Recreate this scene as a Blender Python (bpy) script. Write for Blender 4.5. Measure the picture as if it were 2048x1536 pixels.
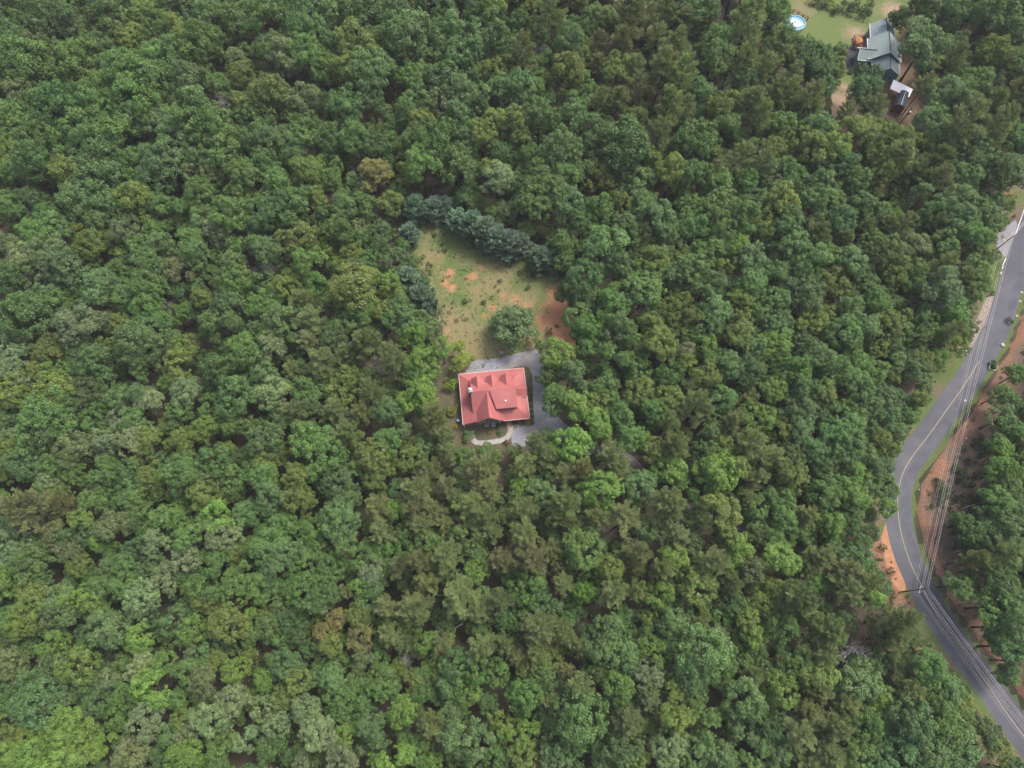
import bpy, bmesh, math, random
import numpy as np
from mathutils import Vector, Matrix, noise as mnoise

for o in list(bpy.data.objects):
    bpy.data.objects.remove(o)
S = bpy.context.scene
C = S.collection
R_ = math.radians
rng = np.random.default_rng(7)
random.seed(7)

# ------------------------------------------------------------------ camera
CAM_H, PITCH = 165.0, R_(70)
cd = bpy.data.cameras.new('camera'); cam = bpy.data.objects.new('camera', cd); C.objects.link(cam)
cam.location = (0, 0, CAM_H); cam.rotation_euler = (R_(90) - PITCH, 0, 0)
cd.sensor_width = 36; cd.lens = 25.0; cd.clip_end = 3000; cd.clip_start = 1
S.camera = cam
# ------------------------------------------------------------------ light
SUN = Vector((0.62, 0.42, 1.25)).normalized()
el = math.asin(SUN.z); rot = math.atan2(SUN.x, SUN.y)
world = bpy.data.worlds.new('World'); S.world = world; world.use_nodes = True
nt = world.node_tree; bg = nt.nodes['Background']
sky = nt.nodes.new('ShaderNodeTexSky'); sky.sky_type = 'NISHITA'; sky.sun_disc = False
sky.sun_elevation = el; sky.sun_rotation = rot; sky.dust_density = 5.0; sky.air_density = 0.9; sky.ozone_density = 0.5
nt.links.new(sky.outputs[0], bg.inputs[0]); bg.inputs[1].default_value = 0.15
sd = bpy.data.lights.new('sun', 'SUN'); sd.energy = 1.5; sd.angle = R_(15); sd.color = (1.0, 0.95, 0.87)
so = bpy.data.objects.new('sun', sd); C.objects.link(so); so.rotation_euler = SUN.to_track_quat('Z', 'Y').to_euler()
so.location = (60, 60, 250)
S.view_settings.view_transform = 'Standard'; S.view_settings.look = 'None'; S.view_settings.gamma = 1
S.view_settings.use_curve_mapping = False
S.view_settings.exposure = 0.86

# ------------------------------------------------------------------ survey: picture measurement -> ground position
FPX = 1422.0
def W(px, py, z=0.0):
    u, v = px - 1024, 768 - py
    dy = math.cos(PITCH) * FPX + math.sin(PITCH) * v
    dz = -math.sin(PITCH) * FPX + math.cos(PITCH) * v
    t = (CAM_H - z) / -dz
    return (u * t, dy * t)
def depth_at(px, py, z=0.0):
    v = 768 - py
    return FPX * (CAM_H - z) / (math.sin(PITCH) * FPX - math.cos(PITCH) * v)

# ------------------------------------------------------------------ materials
def mat(name, col, rough=0.85, spec=0.2, metal=0.0):
    m = bpy.data.materials.new(name); m.use_nodes = True
    p = m.node_tree.nodes['Principled BSDF']
    p.inputs['Base Color'].default_value = (*col, 1); p.inputs['Roughness'].default_value = rough
    p.inputs['Specular IOR Level'].default_value = spec; p.inputs['Metallic'].default_value = metal
    return m
def N(m, t, **kw):
    n = m.node_tree.nodes.new(t)
    for k, v in kw.items(): setattr(n, k, v)
    return n
def L(m, a, b): m.node_tree.links.new(a, b)
def noisy(name, c1, c2, scale=1.0, rough=0.9, detail=6, c3=None, scale2=0.2, bump=0.0, spec=0.15, ramp=(0.35, 0.65)):
    m = mat(name, c1, rough, spec); p = m.node_tree.nodes['Principled BSDF']
    tc = N(m, 'ShaderNodeTexCoord')
    g = N(m, 'ShaderNodeNewGeometry')
    n1 = N(m, 'ShaderNodeTexNoise'); n1.inputs['Scale'].default_value = scale; n1.inputs['Detail'].default_value = detail
    L(m, g.outputs['Position'], n1.inputs['Vector'])
    r = N(m, 'ShaderNodeValToRGB'); r.color_ramp.elements[0].position = ramp[0]; r.color_ramp.elements[1].position = ramp[1]
    r.color_ramp.elements[0].color = (*c1, 1); r.color_ramp.elements[1].color = (*c2, 1)
    L(m, n1.outputs[0], r.inputs[0]); out = r.outputs[0]
    if c3:
        n2 = N(m, 'ShaderNodeTexNoise'); n2.inputs['Scale'].default_value = scale2; n2.inputs['Detail'].default_value = 4
        L(m, g.outputs['Position'], n2.inputs['Vector'])
        r2 = N(m, 'ShaderNodeValToRGB'); r2.color_ramp.elements[0].position = .45; r2.color_ramp.elements[1].position = .62
        L(m, n2.outputs[0], r2.inputs[0])
        mx = N(m, 'ShaderNodeMix', data_type='RGBA'); L(m, r2.outputs[0], mx.inputs[0]); L(m, out, mx.inputs[6]); mx.inputs[7].default_value = (*c3, 1)
        out = mx.outputs[2]
    L(m, out, p.inputs['Base Color'])
    if bump:
        b = N(m, 'ShaderNodeBump'); b.inputs['Strength'].default_value = bump; b.inputs['Distance'].default_value = .1
        L(m, n1.outputs[0], b.inputs['Height']); L(m, b.outputs[0], p.inputs['Normal'])
    return m

def leaf_material(name, instanced=False, transl=0.22):
    m = bpy.data.materials.new(name); m.use_nodes = True; t = m.node_tree
    for n in list(t.nodes): t.nodes.remove(n)
    out = N(m, 'ShaderNodeOutputMaterial')
    if instanced:
        a = N(m, 'ShaderNodeAttribute', attribute_type='INSTANCER', attribute_name='tint'); col = a.outputs['Color']
    else:
        a = N(m, 'ShaderNodeObjectInfo'); col = a.outputs['Color']
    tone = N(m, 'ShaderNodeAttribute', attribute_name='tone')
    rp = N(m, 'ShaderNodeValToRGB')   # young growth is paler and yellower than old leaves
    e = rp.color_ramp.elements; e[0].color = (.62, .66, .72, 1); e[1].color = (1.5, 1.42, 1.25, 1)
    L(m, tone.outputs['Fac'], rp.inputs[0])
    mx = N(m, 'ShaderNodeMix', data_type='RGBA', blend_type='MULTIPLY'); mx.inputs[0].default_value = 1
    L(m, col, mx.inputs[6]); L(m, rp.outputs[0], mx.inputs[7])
    df = N(m, 'ShaderNodeBsdfDiffuse'); tr = N(m, 'ShaderNodeBsdfTranslucent'); gl = N(m, 'ShaderNodeBsdfGlossy')
    gl.inputs['Roughness'].default_value = .45; gl.inputs['Color'].default_value = (1, 1, 1, 1)
    L(m, mx.outputs[2], df.inputs['Color'])
    br = N(m, 'ShaderNodeMix', data_type='RGBA', blend_type='MULTIPLY'); br.inputs[0].default_value = 1
    L(m, mx.outputs[2], br.inputs[6]); br.inputs[7].default_value = (1.3, 1.35, .6, 1)
    L(m, br.outputs[2], tr.inputs['Color'])
    ms = N(m, 'ShaderNodeMixShader'); ms.inputs[0].default_value = transl
    L(m, df.outputs[0], ms.inputs[1]); L(m, tr.outputs[0], ms.inputs[2])
    m2 = N(m, 'ShaderNodeMixShader'); m2.inputs[0].default_value = .025
    L(m, ms.outputs[0], m2.inputs[1]); L(m, gl.outputs[0], m2.inputs[2])
    L(m, m2.outputs[0], out.inputs[0])
    return m
LEAF = leaf_material('leaf'); LEAF_I = leaf_material('leaf_forest', True)
BARK = noisy('bark', (.10, .08, .065), (.05, .04, .033), 3)
DEADWOOD = noisy('dead_wood', (.46, .43, .42), (.32, .29, .285), 2)
M_FLOOR = noisy('forest_floor', (.060, .050, .038), (.095, .075, .056), 0.8, c3=(.045, .05, .025), scale2=.06, bump=.3)
M_ROAD = noisy('asphalt', (.100, .104, .121), (.128, .131, .147), .25, detail=8, c3=(.085, .089, .107), scale2=.05)
M_YELLOW = noisy('yellow_paint', (.46, .38, .24), (.34, .29, .20), 2)
M_WHITE = noisy('white_paint', (.78, .78, .76), (.66, .66, .64), 2, rough=.6)
M_GRAVEL = noisy('gravel', (.19, .20, .225), (.29, .295, .32), 2.5, detail=10, c3=(.21, .205, .20), scale2=.12, bump=.3)
M_RED = noisy('red_metal', (.375, .120, .114), (.42, .145, .136), .5, rough=.5, spec=.3, detail=3, c3=(.35, .118, .112), scale2=.35)
M_PALE_RED = mat('pale_trim', (.62, .50, .48), .6)
M_LOG = noisy('log_siding', (.17, .105, .07), (.24, .155, .105), 1.5)
M_SIDING = noisy('gable_siding', (.25, .21, .175), (.31, .26, .21), 1.5)
M_GLASS = mat('glass', (.04, .05, .06), .1, .5)
M_CONC = noisy('concrete', (.28, .278, .26), (.37, .365, .34), 1.2)
M_BRICK = noisy('brick', (.42, .22, .17), (.55, .36, .29), 3)
M_GREENROOF = noisy('green_shingles', (.24, .29, .28), (.29, .34, .325), 1.5, detail=8)
M_TEAL = noisy('teal_siding', (.12, .22, .27), (.15, .25, .30), .8)
M_WOODRED = noisy('stained_wood', (.17, .075, .06), (.24, .11, .085), 2)
M_ORANGE = mat('orange_canvas', (.40, .17, .065), .9)
M_DARKASPH = noisy('dark_asphalt', (.045, .042, .055), (.06, .055, .07), .8)
M_DARKROOF = noisy('dark_shingles', (.045, .055, .085), (.06, .07, .10), 2)
M_OAK = noisy('orange_plank', (.28, .12, .045), (.22, .09, .035), 2)
M_TIMBER = noisy('weathered_timber', (.22, .17, .14), (.30, .25, .21), 2)
M_STEEL = mat('galvanised_steel', (.55, .56, .58), .4, .5, .7)
M_POLE = noisy('pole_timber', (.13, .10, .085), (.19, .155, .13), 2)
M_WIRE = mat('aluminium_wire', (.60, .56, .53), .6, .3)
M_BLACK = mat('black', (.02, .02, .022), .7)
M_BLUE = mat('blue_plastic', (.03, .22, .50), .5)
M_WATER = mat('pool_water', (.12, .32, .44), .2, .5)
M_VINYL = noisy('pool_cover', (.66, .69, .71), (.50, .55, .58), 1, rough=.5)
M_STONE = noisy('stone', (.30, .27, .25), (.42, .39, .36), 2)
M_ROCK = noisy('rock', (.40, .36, .32), (.52, .47, .43), 2)

# ground cover with painted-by-nature patches: clay / straw / green weights live in mesh attributes
def ground_cover(name, green, straw, clay, grit=1.2):
    m = mat(name, green, .95, .1); p = m.node_tree.nodes['Principled BSDF']
    g = N(m, 'ShaderNodeNewGeometry')
    n1 = N(m, 'ShaderNodeTexNoise'); n1.inputs['Scale'].default_value = grit; n1.inputs['Detail'].default_value = 9; n1.inputs['Roughness'].default_value = .7
    n2 = N(m, 'ShaderNodeTexNoise'); n2.inputs['Scale'].default_value = grit * .38; n2.inputs['Detail'].default_value = 7; n2.inputs['Roughness'].default_value = .65
    n3 = N(m, 'ShaderNodeTexNoise'); n3.inputs['Scale'].default_value = grit * 3; n3.inputs['Detail'].default_value = 4
    for n in (n1, n2, n3): L(m, g.outputs['Position'], n.inputs['Vector'])
    a1 = N(m, 'ShaderNodeAttribute', attribute_name='straw'); a2 = N(m, 'ShaderNodeAttribute', attribute_name='clay')
    def thr(attr, nz, lo, hi):
        s = N(m, 'ShaderNodeMath', operation='ADD'); L(m, attr.outputs['Fac'], s.inputs[0]); L(m, nz.outputs[0], s.inputs[1])
        mr = N(m, 'ShaderNodeMapRange'); mr.inputs[1].default_value = lo; mr.inputs[2].default_value = hi; L(m, s.outputs[0], mr.inputs[0])
        return mr.outputs[0]
    mx = N(m, 'ShaderNodeMix', data_type='RGBA'); L(m, thr(a1, n2, .78, 1.12), mx.inputs[0]); mx.inputs[6].default_value = (*green, 1); mx.inputs[7].default_value = (*straw, 1)
    mx2 = N(m, 'ShaderNodeMix', data_type='RGBA'); L(m, thr(a2, n1, .84, 1.2), mx2.inputs[0]); L(m, mx.outputs[2], mx2.inputs[6]); mx2.inputs[7].default_value = (*clay, 1)
    rp = N(m, 'ShaderNodeValToRGB'); rp.color_ramp.elements[0].color = (.5, .5, .5, 1); rp.color_ramp.elements[1].color = (1.45, 1.45, 1.4, 1)
    rp.color_ramp.elements[0].position = .3; rp.color_ramp.elements[1].position = .7; L(m, n3.outputs[0], rp.inputs[0])
    mu = N(m, 'ShaderNodeMix', data_type='RGBA', blend_type='MULTIPLY'); mu.inputs[0].default_value = .8; L(m, mx2.outputs[2], mu.inputs[6]); L(m, rp.outputs[0], mu.inputs[7])
    L(m, mu.outputs[2], p.inputs['Base Color'])
    b = N(m, 'ShaderNodeBump'); b.inputs['Strength'].default_value = .35; b.inputs['Distance'].default_value = .15
    L(m, n1.outputs[0], b.inputs['Height']); L(m, b.outputs[0], p.inputs['Normal'])
    return m
M_CLEAR = ground_cover('clearing_cover', (.100, .142, .046), (.195, .172, .088), (.40, .195, .112))
M_LAWN = ground_cover('lawn_cover', (.12, .160, .058), (.20, .18, .10), (.33, .24, .18))
M_VERGE = ground_cover('verge_cover', (.100, .138, .048), (.150, .115, .086), (.255, .130, .085))
M_YARD = ground_cover('yard_cover', (.06, .085, .04), (.14, .10, .075), (.22, .12, .085))

# ------------------------------------------------------------------ object helpers
def tag(o, label=None, cat=None, group=None, kind=None):
    if label: o['label'] = label
    if cat: o['category'] = cat
    if group: o['group'] = group
    if kind: o['kind'] = kind
    return o
def empty(name, loc, rz=0.0):
    o = bpy.data.objects.new(name, None); C.objects.link(o); o.location = loc; o.rotation_euler = (0, 0, rz)
    o.empty_display_size = .5
    return o
def link(name, me, parent=None, m=None):
    if m and not me.materials: me.materials.append(m)
    o = bpy.data.objects.new(name, me); C.objects.link(o)
    if parent: o.parent = parent
    return o
class MB:
    """collects simple solids; build() links them as one mesh object"""
    def __init__(s): s.v = []; s.f = []
    def poly(s, pts): i = len(s.v); s.v += [tuple(p) for p in pts]; s.f.append(list(range(i, i + len(pts)))); return s
    def box(s, x0, x1, y0, y1, z0, z1):
        i = len(s.v)
        s.v += [(x0, y0, z0), (x1, y0, z0), (x1, y1, z0), (x0, y1, z0), (x0, y0, z1), (x1, y0, z1), (x1, y1, z1), (x0, y1, z1)]
        s.f += [[i + a for a in q] for q in ((3, 2, 1, 0), (4, 5, 6, 7), (0, 1, 5, 4), (1, 2, 6, 5), (2, 3, 7, 6), (3, 0, 4, 7))]
        return s
    def slab(s, pts, th=.1):
        n = len(pts); i = len(s.v)
        s.v += [tuple(p) for p in pts] + [(p[0], p[1], p[2] - th) for p in pts]
        s.f.append([i + k for k in range(n)]); s.f.append([i + n + k for k in range(n)][::-1])
        for k in range(n): j = (k + 1) % n; s.f.append([i + j, i + k, i + n + k, i + n + j])
        return s
    def tube(s, a, b, r0, r1=None, n=8, cap=True):
        r1 = r0 if r1 is None else r1
        a, b = Vector(a), Vector(b); d = (b - a).normalized()
        u = d.orthogonal().normalized(); w = d.cross(u); i = len(s.v)
        for p, r in ((a, r0), (b, r1)):
            for k in range(n):
                t = 2 * math.pi * k / n; s.v.append(tuple(p + (u * math.cos(t) + w * math.sin(t)) * r))
        for k in range(n): j = (k + 1) % n; s.f.append([i + k, i + j, i + n + j, i + n + k])
        if cap: s.f.append([i + k for k in range(n)][::-1]); s.f.append([i + n + k for k in range(n)])
        return s
    def ribs(s, pts, axis, step=.6, w=.05, h=.035):
        """standing seams running down a convex roof slope; axis = plan axis they are spaced along"""
        P = [Vector(p) for p in pts]; nrm = (P[1] - P[0]).cross(P[2] - P[0])
        zf = lambda x, y: P[0].z - (nrm.x * (x - P[0].x) + nrm.y * (y - P[0].y)) / nrm.z
        lo = min(p[axis] for p in P); hi = max(p[axis] for p in P); q = lo + step * .5
        o = 1 - axis
        while q < hi:
            xs = []
            for k in range(len(P)):
                a, b = P[k], P[(k + 1) % len(P)]
                if (a[axis] - q) * (b[axis] - q) < 0:
                    t = (q - a[axis]) / (b[axis] - a[axis]); xs.append(a[o] + t * (b[o] - a[o]))
            if len(xs) >= 2:
                e0, e1 = min(xs), max(xs); cs = []
                for dq, e in ((-w / 2, e0), (w / 2, e0), (w / 2, e1), (-w / 2, e1)):
                    c = [0, 0]; c[axis] = q + dq; c[o] = e; cs.append((c[0], c[1], zf(*c) + h))
                s.slab(cs, h + .02)
            q += step
        return s
    def build(s, name, m, parent=None, smooth=False):
        me = bpy.data.meshes.new(name); me.from_pydata(s.v, [], s.f); me.materials.append(m)
        if smooth: me.polygons.foreach_set('use_smooth', [True] * len(me.polygons))
        bm = bmesh.new(); bm.from_mesh(me); bmesh.ops.recalc_face_normals(bm, faces=bm.faces); bm.to_mesh(me); bm.free()
        return link(name, me, parent)

SEGS = {}
def in_poly(x, y, poly):
    x = np.asarray(x, float); y = np.asarray(y, float); c = np.zeros(x.shape, bool); n = len(poly); j = n - 1
    for i in range(n):
        xi, yi = poly[i]; xj, yj = poly[j]
        with np.errstate(divide='ignore', invalid='ignore'):
            c ^= ((yi > y) != (yj > y)) & (x < (xj - xi) * (y - yi) / (yj - yi + 1e-12) + xi)
        j = i
    return c
def poly_dist(x, y, pts, closed=False):
    """distance to a polyline and side (+ = right of travel) for arrays"""
    x = np.asarray(x, float); y = np.asarray(y, float)
    best = np.full(x.shape, 1e9); side = np.zeros(x.shape)
    if x.size <= 4:
        key = (id(pts), closed)
        if key not in SEGS:
            q = np.array(list(pts) + ([pts[0]] if closed else []), float); SEGS[key] = (q[:-1], q[1:] - q[:-1], pts)
        A_, D_, _ = SEGS[key]; l2 = (D_ ** 2).sum(1) + 1e-12
        for j in range(x.size):
            rx = x.flat[j] - A_[:, 0]; ry = y.flat[j] - A_[:, 1]
            t = np.clip((rx * D_[:, 0] + ry * D_[:, 1]) / l2, 0, 1); d = np.hypot(rx - t * D_[:, 0], ry - t * D_[:, 1]); i = int(d.argmin())
            best.flat[j] = d[i]; side.flat[j] = 1 if D_[i, 0] * ry[i] - D_[i, 1] * rx[i] < 0 else -1
        return best, side
    seg = list(zip(pts[:-1], pts[1:])) + ([(pts[-1], pts[0])] if closed else [])
    for (ax, ay), (bx, by) in seg:
        dx, dy = bx - ax, by - ay; l2 = dx * dx + dy * dy + 1e-12
        t = np.clip(((x - ax) * dx + (y - ay) * dy) / l2, 0, 1)
        d = np.hypot(x - ax - t * dx, y - ay - t * dy); cr = dx * (y - ay) - dy * (x - ax)
        m = d < best; best = np.where(m, d, best); side = np.where(m, np.where(cr < 0, 1, -1), side)
    return best, side
def catmull(pts, k=8):
    P = [np.array(p, float) for p in pts]; P = [2 * P[0] - P[1]] + P + [2 * P[-1] - P[-2]]; out = []
    for i in range(1, len(P) - 2):
        for j in range(k):
            t = j / k; a, b, c, d = P[i - 1:i + 3]
            out.append(.5 * ((2 * b) + (-a + c) * t + (2 * a - 5 * b + 4 * c - d) * t * t + (-a + 3 * b - 3 * c + d) * t ** 3))
    out.append(P[-2]); return [tuple(p) for p in out]
def nz(x, y, s, seed=0.0):
    return np.array([mnoise.noise(Vector((a * s + seed, b * s - seed, seed * 1.7))) for a, b in zip(np.ravel(x), np.ravel(y))]).reshape(np.shape(x))

# ------------------------------------------------------------------ layout lines (ground plan)
road_px = [(2140, 250), (2105, 330), (2075, 410), (2047, 490), (2025, 560), (2008, 615), (1988, 668), (1958, 722), (1925, 775), (1890, 824), (1856, 872),
           (1828, 908), (1807, 943), (1797, 980), (1795, 1013), (1800, 1056), (1810, 1096), (1825, 1136), (1845, 1175), (1873, 1229), (1925, 1305),
           (1965, 1356), (2020, 1435), (2075, 1510), (2130, 1590), (2200, 1690)]
ROAD = catmull([W(*p) for p in road_px], 6)      # runs from far to near: its right-hand side is the inner (left in plan) side
RW = 3.1
def road_sd(x, y):
    d, s = poly_dist(x, y, ROAD)
    return d * -s      # + = bank side (east)
def sstep(a, b, x): t = np.clip((x - a) / (b - a), 0, 1); return t * t * (3 - 2 * t)
def hgt(x, y):
    x = np.asarray(x, float); y = np.asarray(y, float)
    d = road_sd(x, y)
    return 0.5 * sstep(4.4, 5.2, d) + 1.1 * sstep(5.2, 14, d) + 1.5 * sstep(14, 40, d)
def hz(x, y): return float(hgt(np.array([x]), np.array([y]))[0])

CLEAR_PX = [(822, 425), (905, 425), (960, 470), (1060, 510), (1110, 540), (1128, 580), (1142, 640), (1150, 700), (1150, 726), (1085, 722), (1000, 735),
            (940, 742), (915, 735), (895, 700), (880, 640), (868, 600), (850, 560), (828, 510), (800, 470)]
CLEAR = [W(*p) for p in CLEAR_PX]
YARD_PX = [(885, 700), (960, 735), (1100, 735), (1150, 760), (1150, 860), (1080, 905), (1000, 905), (920, 895), (870, 850), (870, 760)]
YARD = [W(*p) for p in YARD_PX]
DRIVE = [W(*p) for p in [(1085, 800), (1095, 850), (1130, 868), (1190, 890), (1240, 912), (1270, 935), (1292, 975), (1318, 1010), (1385, 1020), (1470, 1045), (1540, 1068)]]
LAWN_PX = [(1430, -60), (1900, -60), (1830, 20), (1800, 40), (1795, 160), (1730, 160), (1705, 200), (1690, 235), (1660, 240), (1672, 180), (1685, 140), (1660, 110), (1560, 60), (1550, 0)]
LAWN = [W(*p) for p in LAWN_PX]
NBR = [W(*p) for p in [(1680, 20), (1830, 20), (1830, 180), (1845, 220), (1815, 262), (1780, 262), (1760, 200), (1675, 150)]]
HOUSE = (-4.38, 55.93, R_(6.0))

# ------------------------------------------------------------------ ground sheet
def axis_vals(lo, hi, a, b, fine, coarse):
    return np.array(list(np.arange(lo, a, coarse)) + list(np.arange(a, b, fine)) + list(np.arange(b, hi + coarse, coarse)))
gx = axis_vals(-900, 900, -200, 220, 1.5, 35); gy = axis_vals(-700, 1100, -60, 260, 1.5, 35)
GX, GY = np.meshgrid(gx, gy); GZ = hgt(GX.ravel(), GY.ravel()).reshape(GX.shape)
def grid_mesh(name, X, Y, Z, keep=None):
    ny, nx = X.shape; idx = np.arange(nx * ny).reshape(ny, nx)
    q = np.stack([idx[:-1, :-1], idx[:-1, 1:], idx[1:, 1:], idx[1:, :-1]], -1).reshape(-1, 4)
    if keep is not None: q = q[keep.ravel()]
    used, inv = np.unique(q, return_inverse=True); q = inv.reshape(-1, 4)
    co = np.stack([X.ravel(), Y.ravel(), Z.ravel()], 1)[used]
    me = bpy.data.meshes.new(name); me.vertices.add(len(co)); me.vertices.foreach_set('co', co.ravel())
    me.loops.add(q.size); me.loops.foreach_set('vertex_index', q.ravel().astype(np.int32)); me.polygons.add(len(q))
    me.polygons.foreach_set('loop_start', np.arange(0, q.size, 4, dtype=np.int32)); me.update(calc_edges=True)
    me.polygons.foreach_set('use_smooth', [True] * len(q))
    return me, co
me, _ = grid_mesh('ground', GX, GY, GZ)
tag(link('ground', me, m=M_FLOOR), kind='structure')
def add_attr(me, name, vals):
    a = me.attributes.new(name, 'FLOAT', 'POINT'); a.data.foreach_set('value', np.asarray(vals, np.float32))
def cover(name, poly, res, z, m, straw, clay, wob=1.0, label=None):
    xs = [p[0] for p in poly]; ys = [p[1] for p in poly]
    X, Y = np.meshgrid(np.arange(min(xs) - 2, max(xs) + 2, res), np.arange(min(ys) - 2, max(ys) + 2, res))
    cx, cy = (X[:-1, :-1] + X[1:, 1:]) / 2, (Y[:-1, :-1] + Y[1:, 1:]) / 2
    k = in_poly(cx + wob * nz(cx, cy, .35, 3.1), cy + wob * nz(cx, cy, .35, 9.7), poly)
    me, co = grid_mesh(name, X, Y, np.zeros_like(X) + z, k)
    co[:, 2] += hgt(co[:, 0], co[:, 1]) if z < .05 else 0
    me.vertices.foreach_set('co', co.ravel())
    add_attr(me, 'straw', straw(co[:, 0], co[:, 1])); add_attr(me, 'clay', clay(co[:, 0], co[:, 1])); me.update()
    o = tag(link(name, me, m=m), kind='structure')
    return o
def blobs(lst):
    pts = [(*W(a, b), r * 1.25, w + .08) for a, b, r, w in lst]
    def f(x, y):
        v = np.zeros(x.shape)
        for px, py, r, w in pts: v = np.maximum(v, w * np.exp(-((x - px) ** 2 + (y - py) ** 2) / (r * r)))
        return v
    return f
clay_b = blobs([(900, 546, 1.6, .62), (890, 566, 1.5, .6), (904, 576, 1.5, .6), (947, 553, 1.5, .6), (935, 556, 1.2, .55), (962, 535, 1.2, .5), (1005, 592, 1.5, .5),
                (1030, 600, 2, .45), (1055, 610, 2, .45), (1120, 570, 2, .5), (1115, 610, 3.2, .75), (1125, 640, 4, .9), (1132, 670, 3.6, .9), (1112, 660, 3, .75), (1140, 700, 3, .8), (1090, 640, 3, .6), (985, 615, 1.6, .5), (968, 632, 1.3, .45),
                (895, 662, 1.5, .45), (915, 685, 1.3, .45), (905, 640, 1.2, .4), (1075, 715, 3, .55), (877, 536, 1, .4), (1145, 725, 3, .6), (1108, 585, 2.4, .6), (1128, 615, 3.2, .8), (1140, 655, 3.5, .9), (1095, 612, 2, .5), (1135, 580, 2.5, .6)])
straw_b = blobs([(930, 690, 9, .75), (900, 650, 6, .6), (960, 710, 6, .7), (1000, 690, 6, .65), (850, 520, 5, .55), (1000, 540, 7, .45), (960, 560, 8, .45), (1050, 600, 8, .6), (850, 480, 4, .5), (1080, 690, 6, .7), (880, 560, 5, .5), (1010, 570, 6, .45), (1100, 560, 5, .55)])
cover('grass_clearing', CLEAR, .6, .02, M_CLEAR, lambda x, y: .74 * straw_b(x, y) + .14 + .25 * nz(x, y, .22, 6.1), clay_b, 1.3)
cover('house_yard', YARD, .6, .012, M_YARD, lambda x, y: .45 + 0 * x, lambda x, y: .3 + 0 * x, 1.2)
lawn_s = blobs([(1600, 15, 6, .5), (1710, 70, 4, .7), (1690, 190, 4, .8), (1675, 220, 4, .8), (1790, 30, 6, .5), (1590, 25, 3, .5)])
lawn_c = blobs([(1712, 65, 2.5, .55), (1680, 200, 3, .75), (1668, 225, 2.5, .7), (1690, 175, 2.0, .6), (1785, 20, 4, .6), (1800, 45, 4, .5)])
cover('lawn', LAWN, .7, .02, M_LAWN, lawn_s, lawn_c, 1.3)
cover('neighbour_yard', NBR, .7, .012, M_YARD, lambda x, y: .5 + 0 * x, lambda x, y: .45 + 0 * x, 1.2)

# ------------------------------------------------------------------ road, markings, verges
def strip(name, line, offs, zf, m, parent=None, s0=0, s1=None, attrs=None):
    P = np.array(line)[s0:s1]; T = np.gradient(P, axis=0); T /= np.linalg.norm(T, axis=1)[:, None]
    Nn = np.stack([-T[:, 1], T[:, 0]], 1)      # left of travel = bank side
    X = np.stack([P[:, 0] + Nn[:, 0] * o for o in offs], 1); Y = np.stack([P[:, 1] + Nn[:, 1] * o for o in offs], 1)
    OX = np.tile(np.array(offs), (len(P), 1)); Z = zf(X, Y, OX)
    me, co = grid_mesh(name, X, Y, Z)
    if attrs:
        for k, f in attrs.items(): add_attr(me, k, f(X, Y, OX).ravel())
    o = link(name, me, parent, m)
    return o
road = tag(strip('road', ROAD, [-RW, -RW / 2, 0, RW / 2, RW], lambda X, Y, O: .05 - .01 * np.abs(O) / RW, M_ROAD), kind='structure')
n0 = 6 * 7
strip('wheel_track', ROAD, [.75, 1.1, 2.3, 2.6], lambda X, Y, O: .0485 + .004 * (np.abs(O - 1.7) < .7) + 0 * X, noisy('worn_asphalt', (.088, .092, .110), (.118, .122, .140), .35, detail=8), road)
strip('centre_line', ROAD, [-.065, .065], lambda X, Y, O: .056 + 0 * X, M_YELLOW, road, s0=n0)
strip('edge_line', ROAD, [-2.85, -2.68], lambda X, Y, O: .052 + 0 * X, M_WHITE, road, s0=0, s1=18)
D2 = catmull(ROAD[::3], 6)
offr = [2.9, 3.6, 4.2, 4.6, 5.0, 5.5, 6.2, 7.5, 9, 11, 13, 15]
yy = np.array(ROAD)[:, 1]
def v_clay(X, Y, O):
    n = nz(X, Y, .25, 2.2) * .35
    return np.where(O > 4.3, .60 - .085 * (O - 5) + n, 0.0)
def v_straw(X, Y, O): return np.where(O > 4.2, .75, .15 + .25 * nz(X, Y, .3, 5.5))
tag(strip('clay_bank', D2, offr, lambda X, Y, O: hgt(X.ravel(), Y.ravel()).reshape(X.shape) + .025 + .25 * np.maximum(nz(X, Y, .4, 1.1), 0) * (O > 4.7), M_VERGE,
          attrs={'clay': v_clay, 'straw': v_straw}), kind='structure')
vb = blobs([(1772, 1100, 5, .5), (1785, 1145, 5, .5), (1800, 1205, 4, .4), (1832, 1290, 4, .4), (2040, 1490, 5, .5), (1998, 398, 5, .4), (1950, 690, 5, .5), (1930, 730, 3, .3), (1940, 1420, 3, .3)])
tag(strip('road_verge', D2, [-9, -7.5, -6, -5, -4, -2.9], lambda X, Y, O: .022 + 0 * X, M_VERGE,
          attrs={'clay': lambda X, Y, O: np.where(O < -4.0, .12 + .3 * nz(X, Y, .2, 8.8) + vb(X, Y), .05), 'straw': lambda X, Y, O: .3 + .5 * nz(X, Y, .2, 4.4)}), kind='structure')
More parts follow.
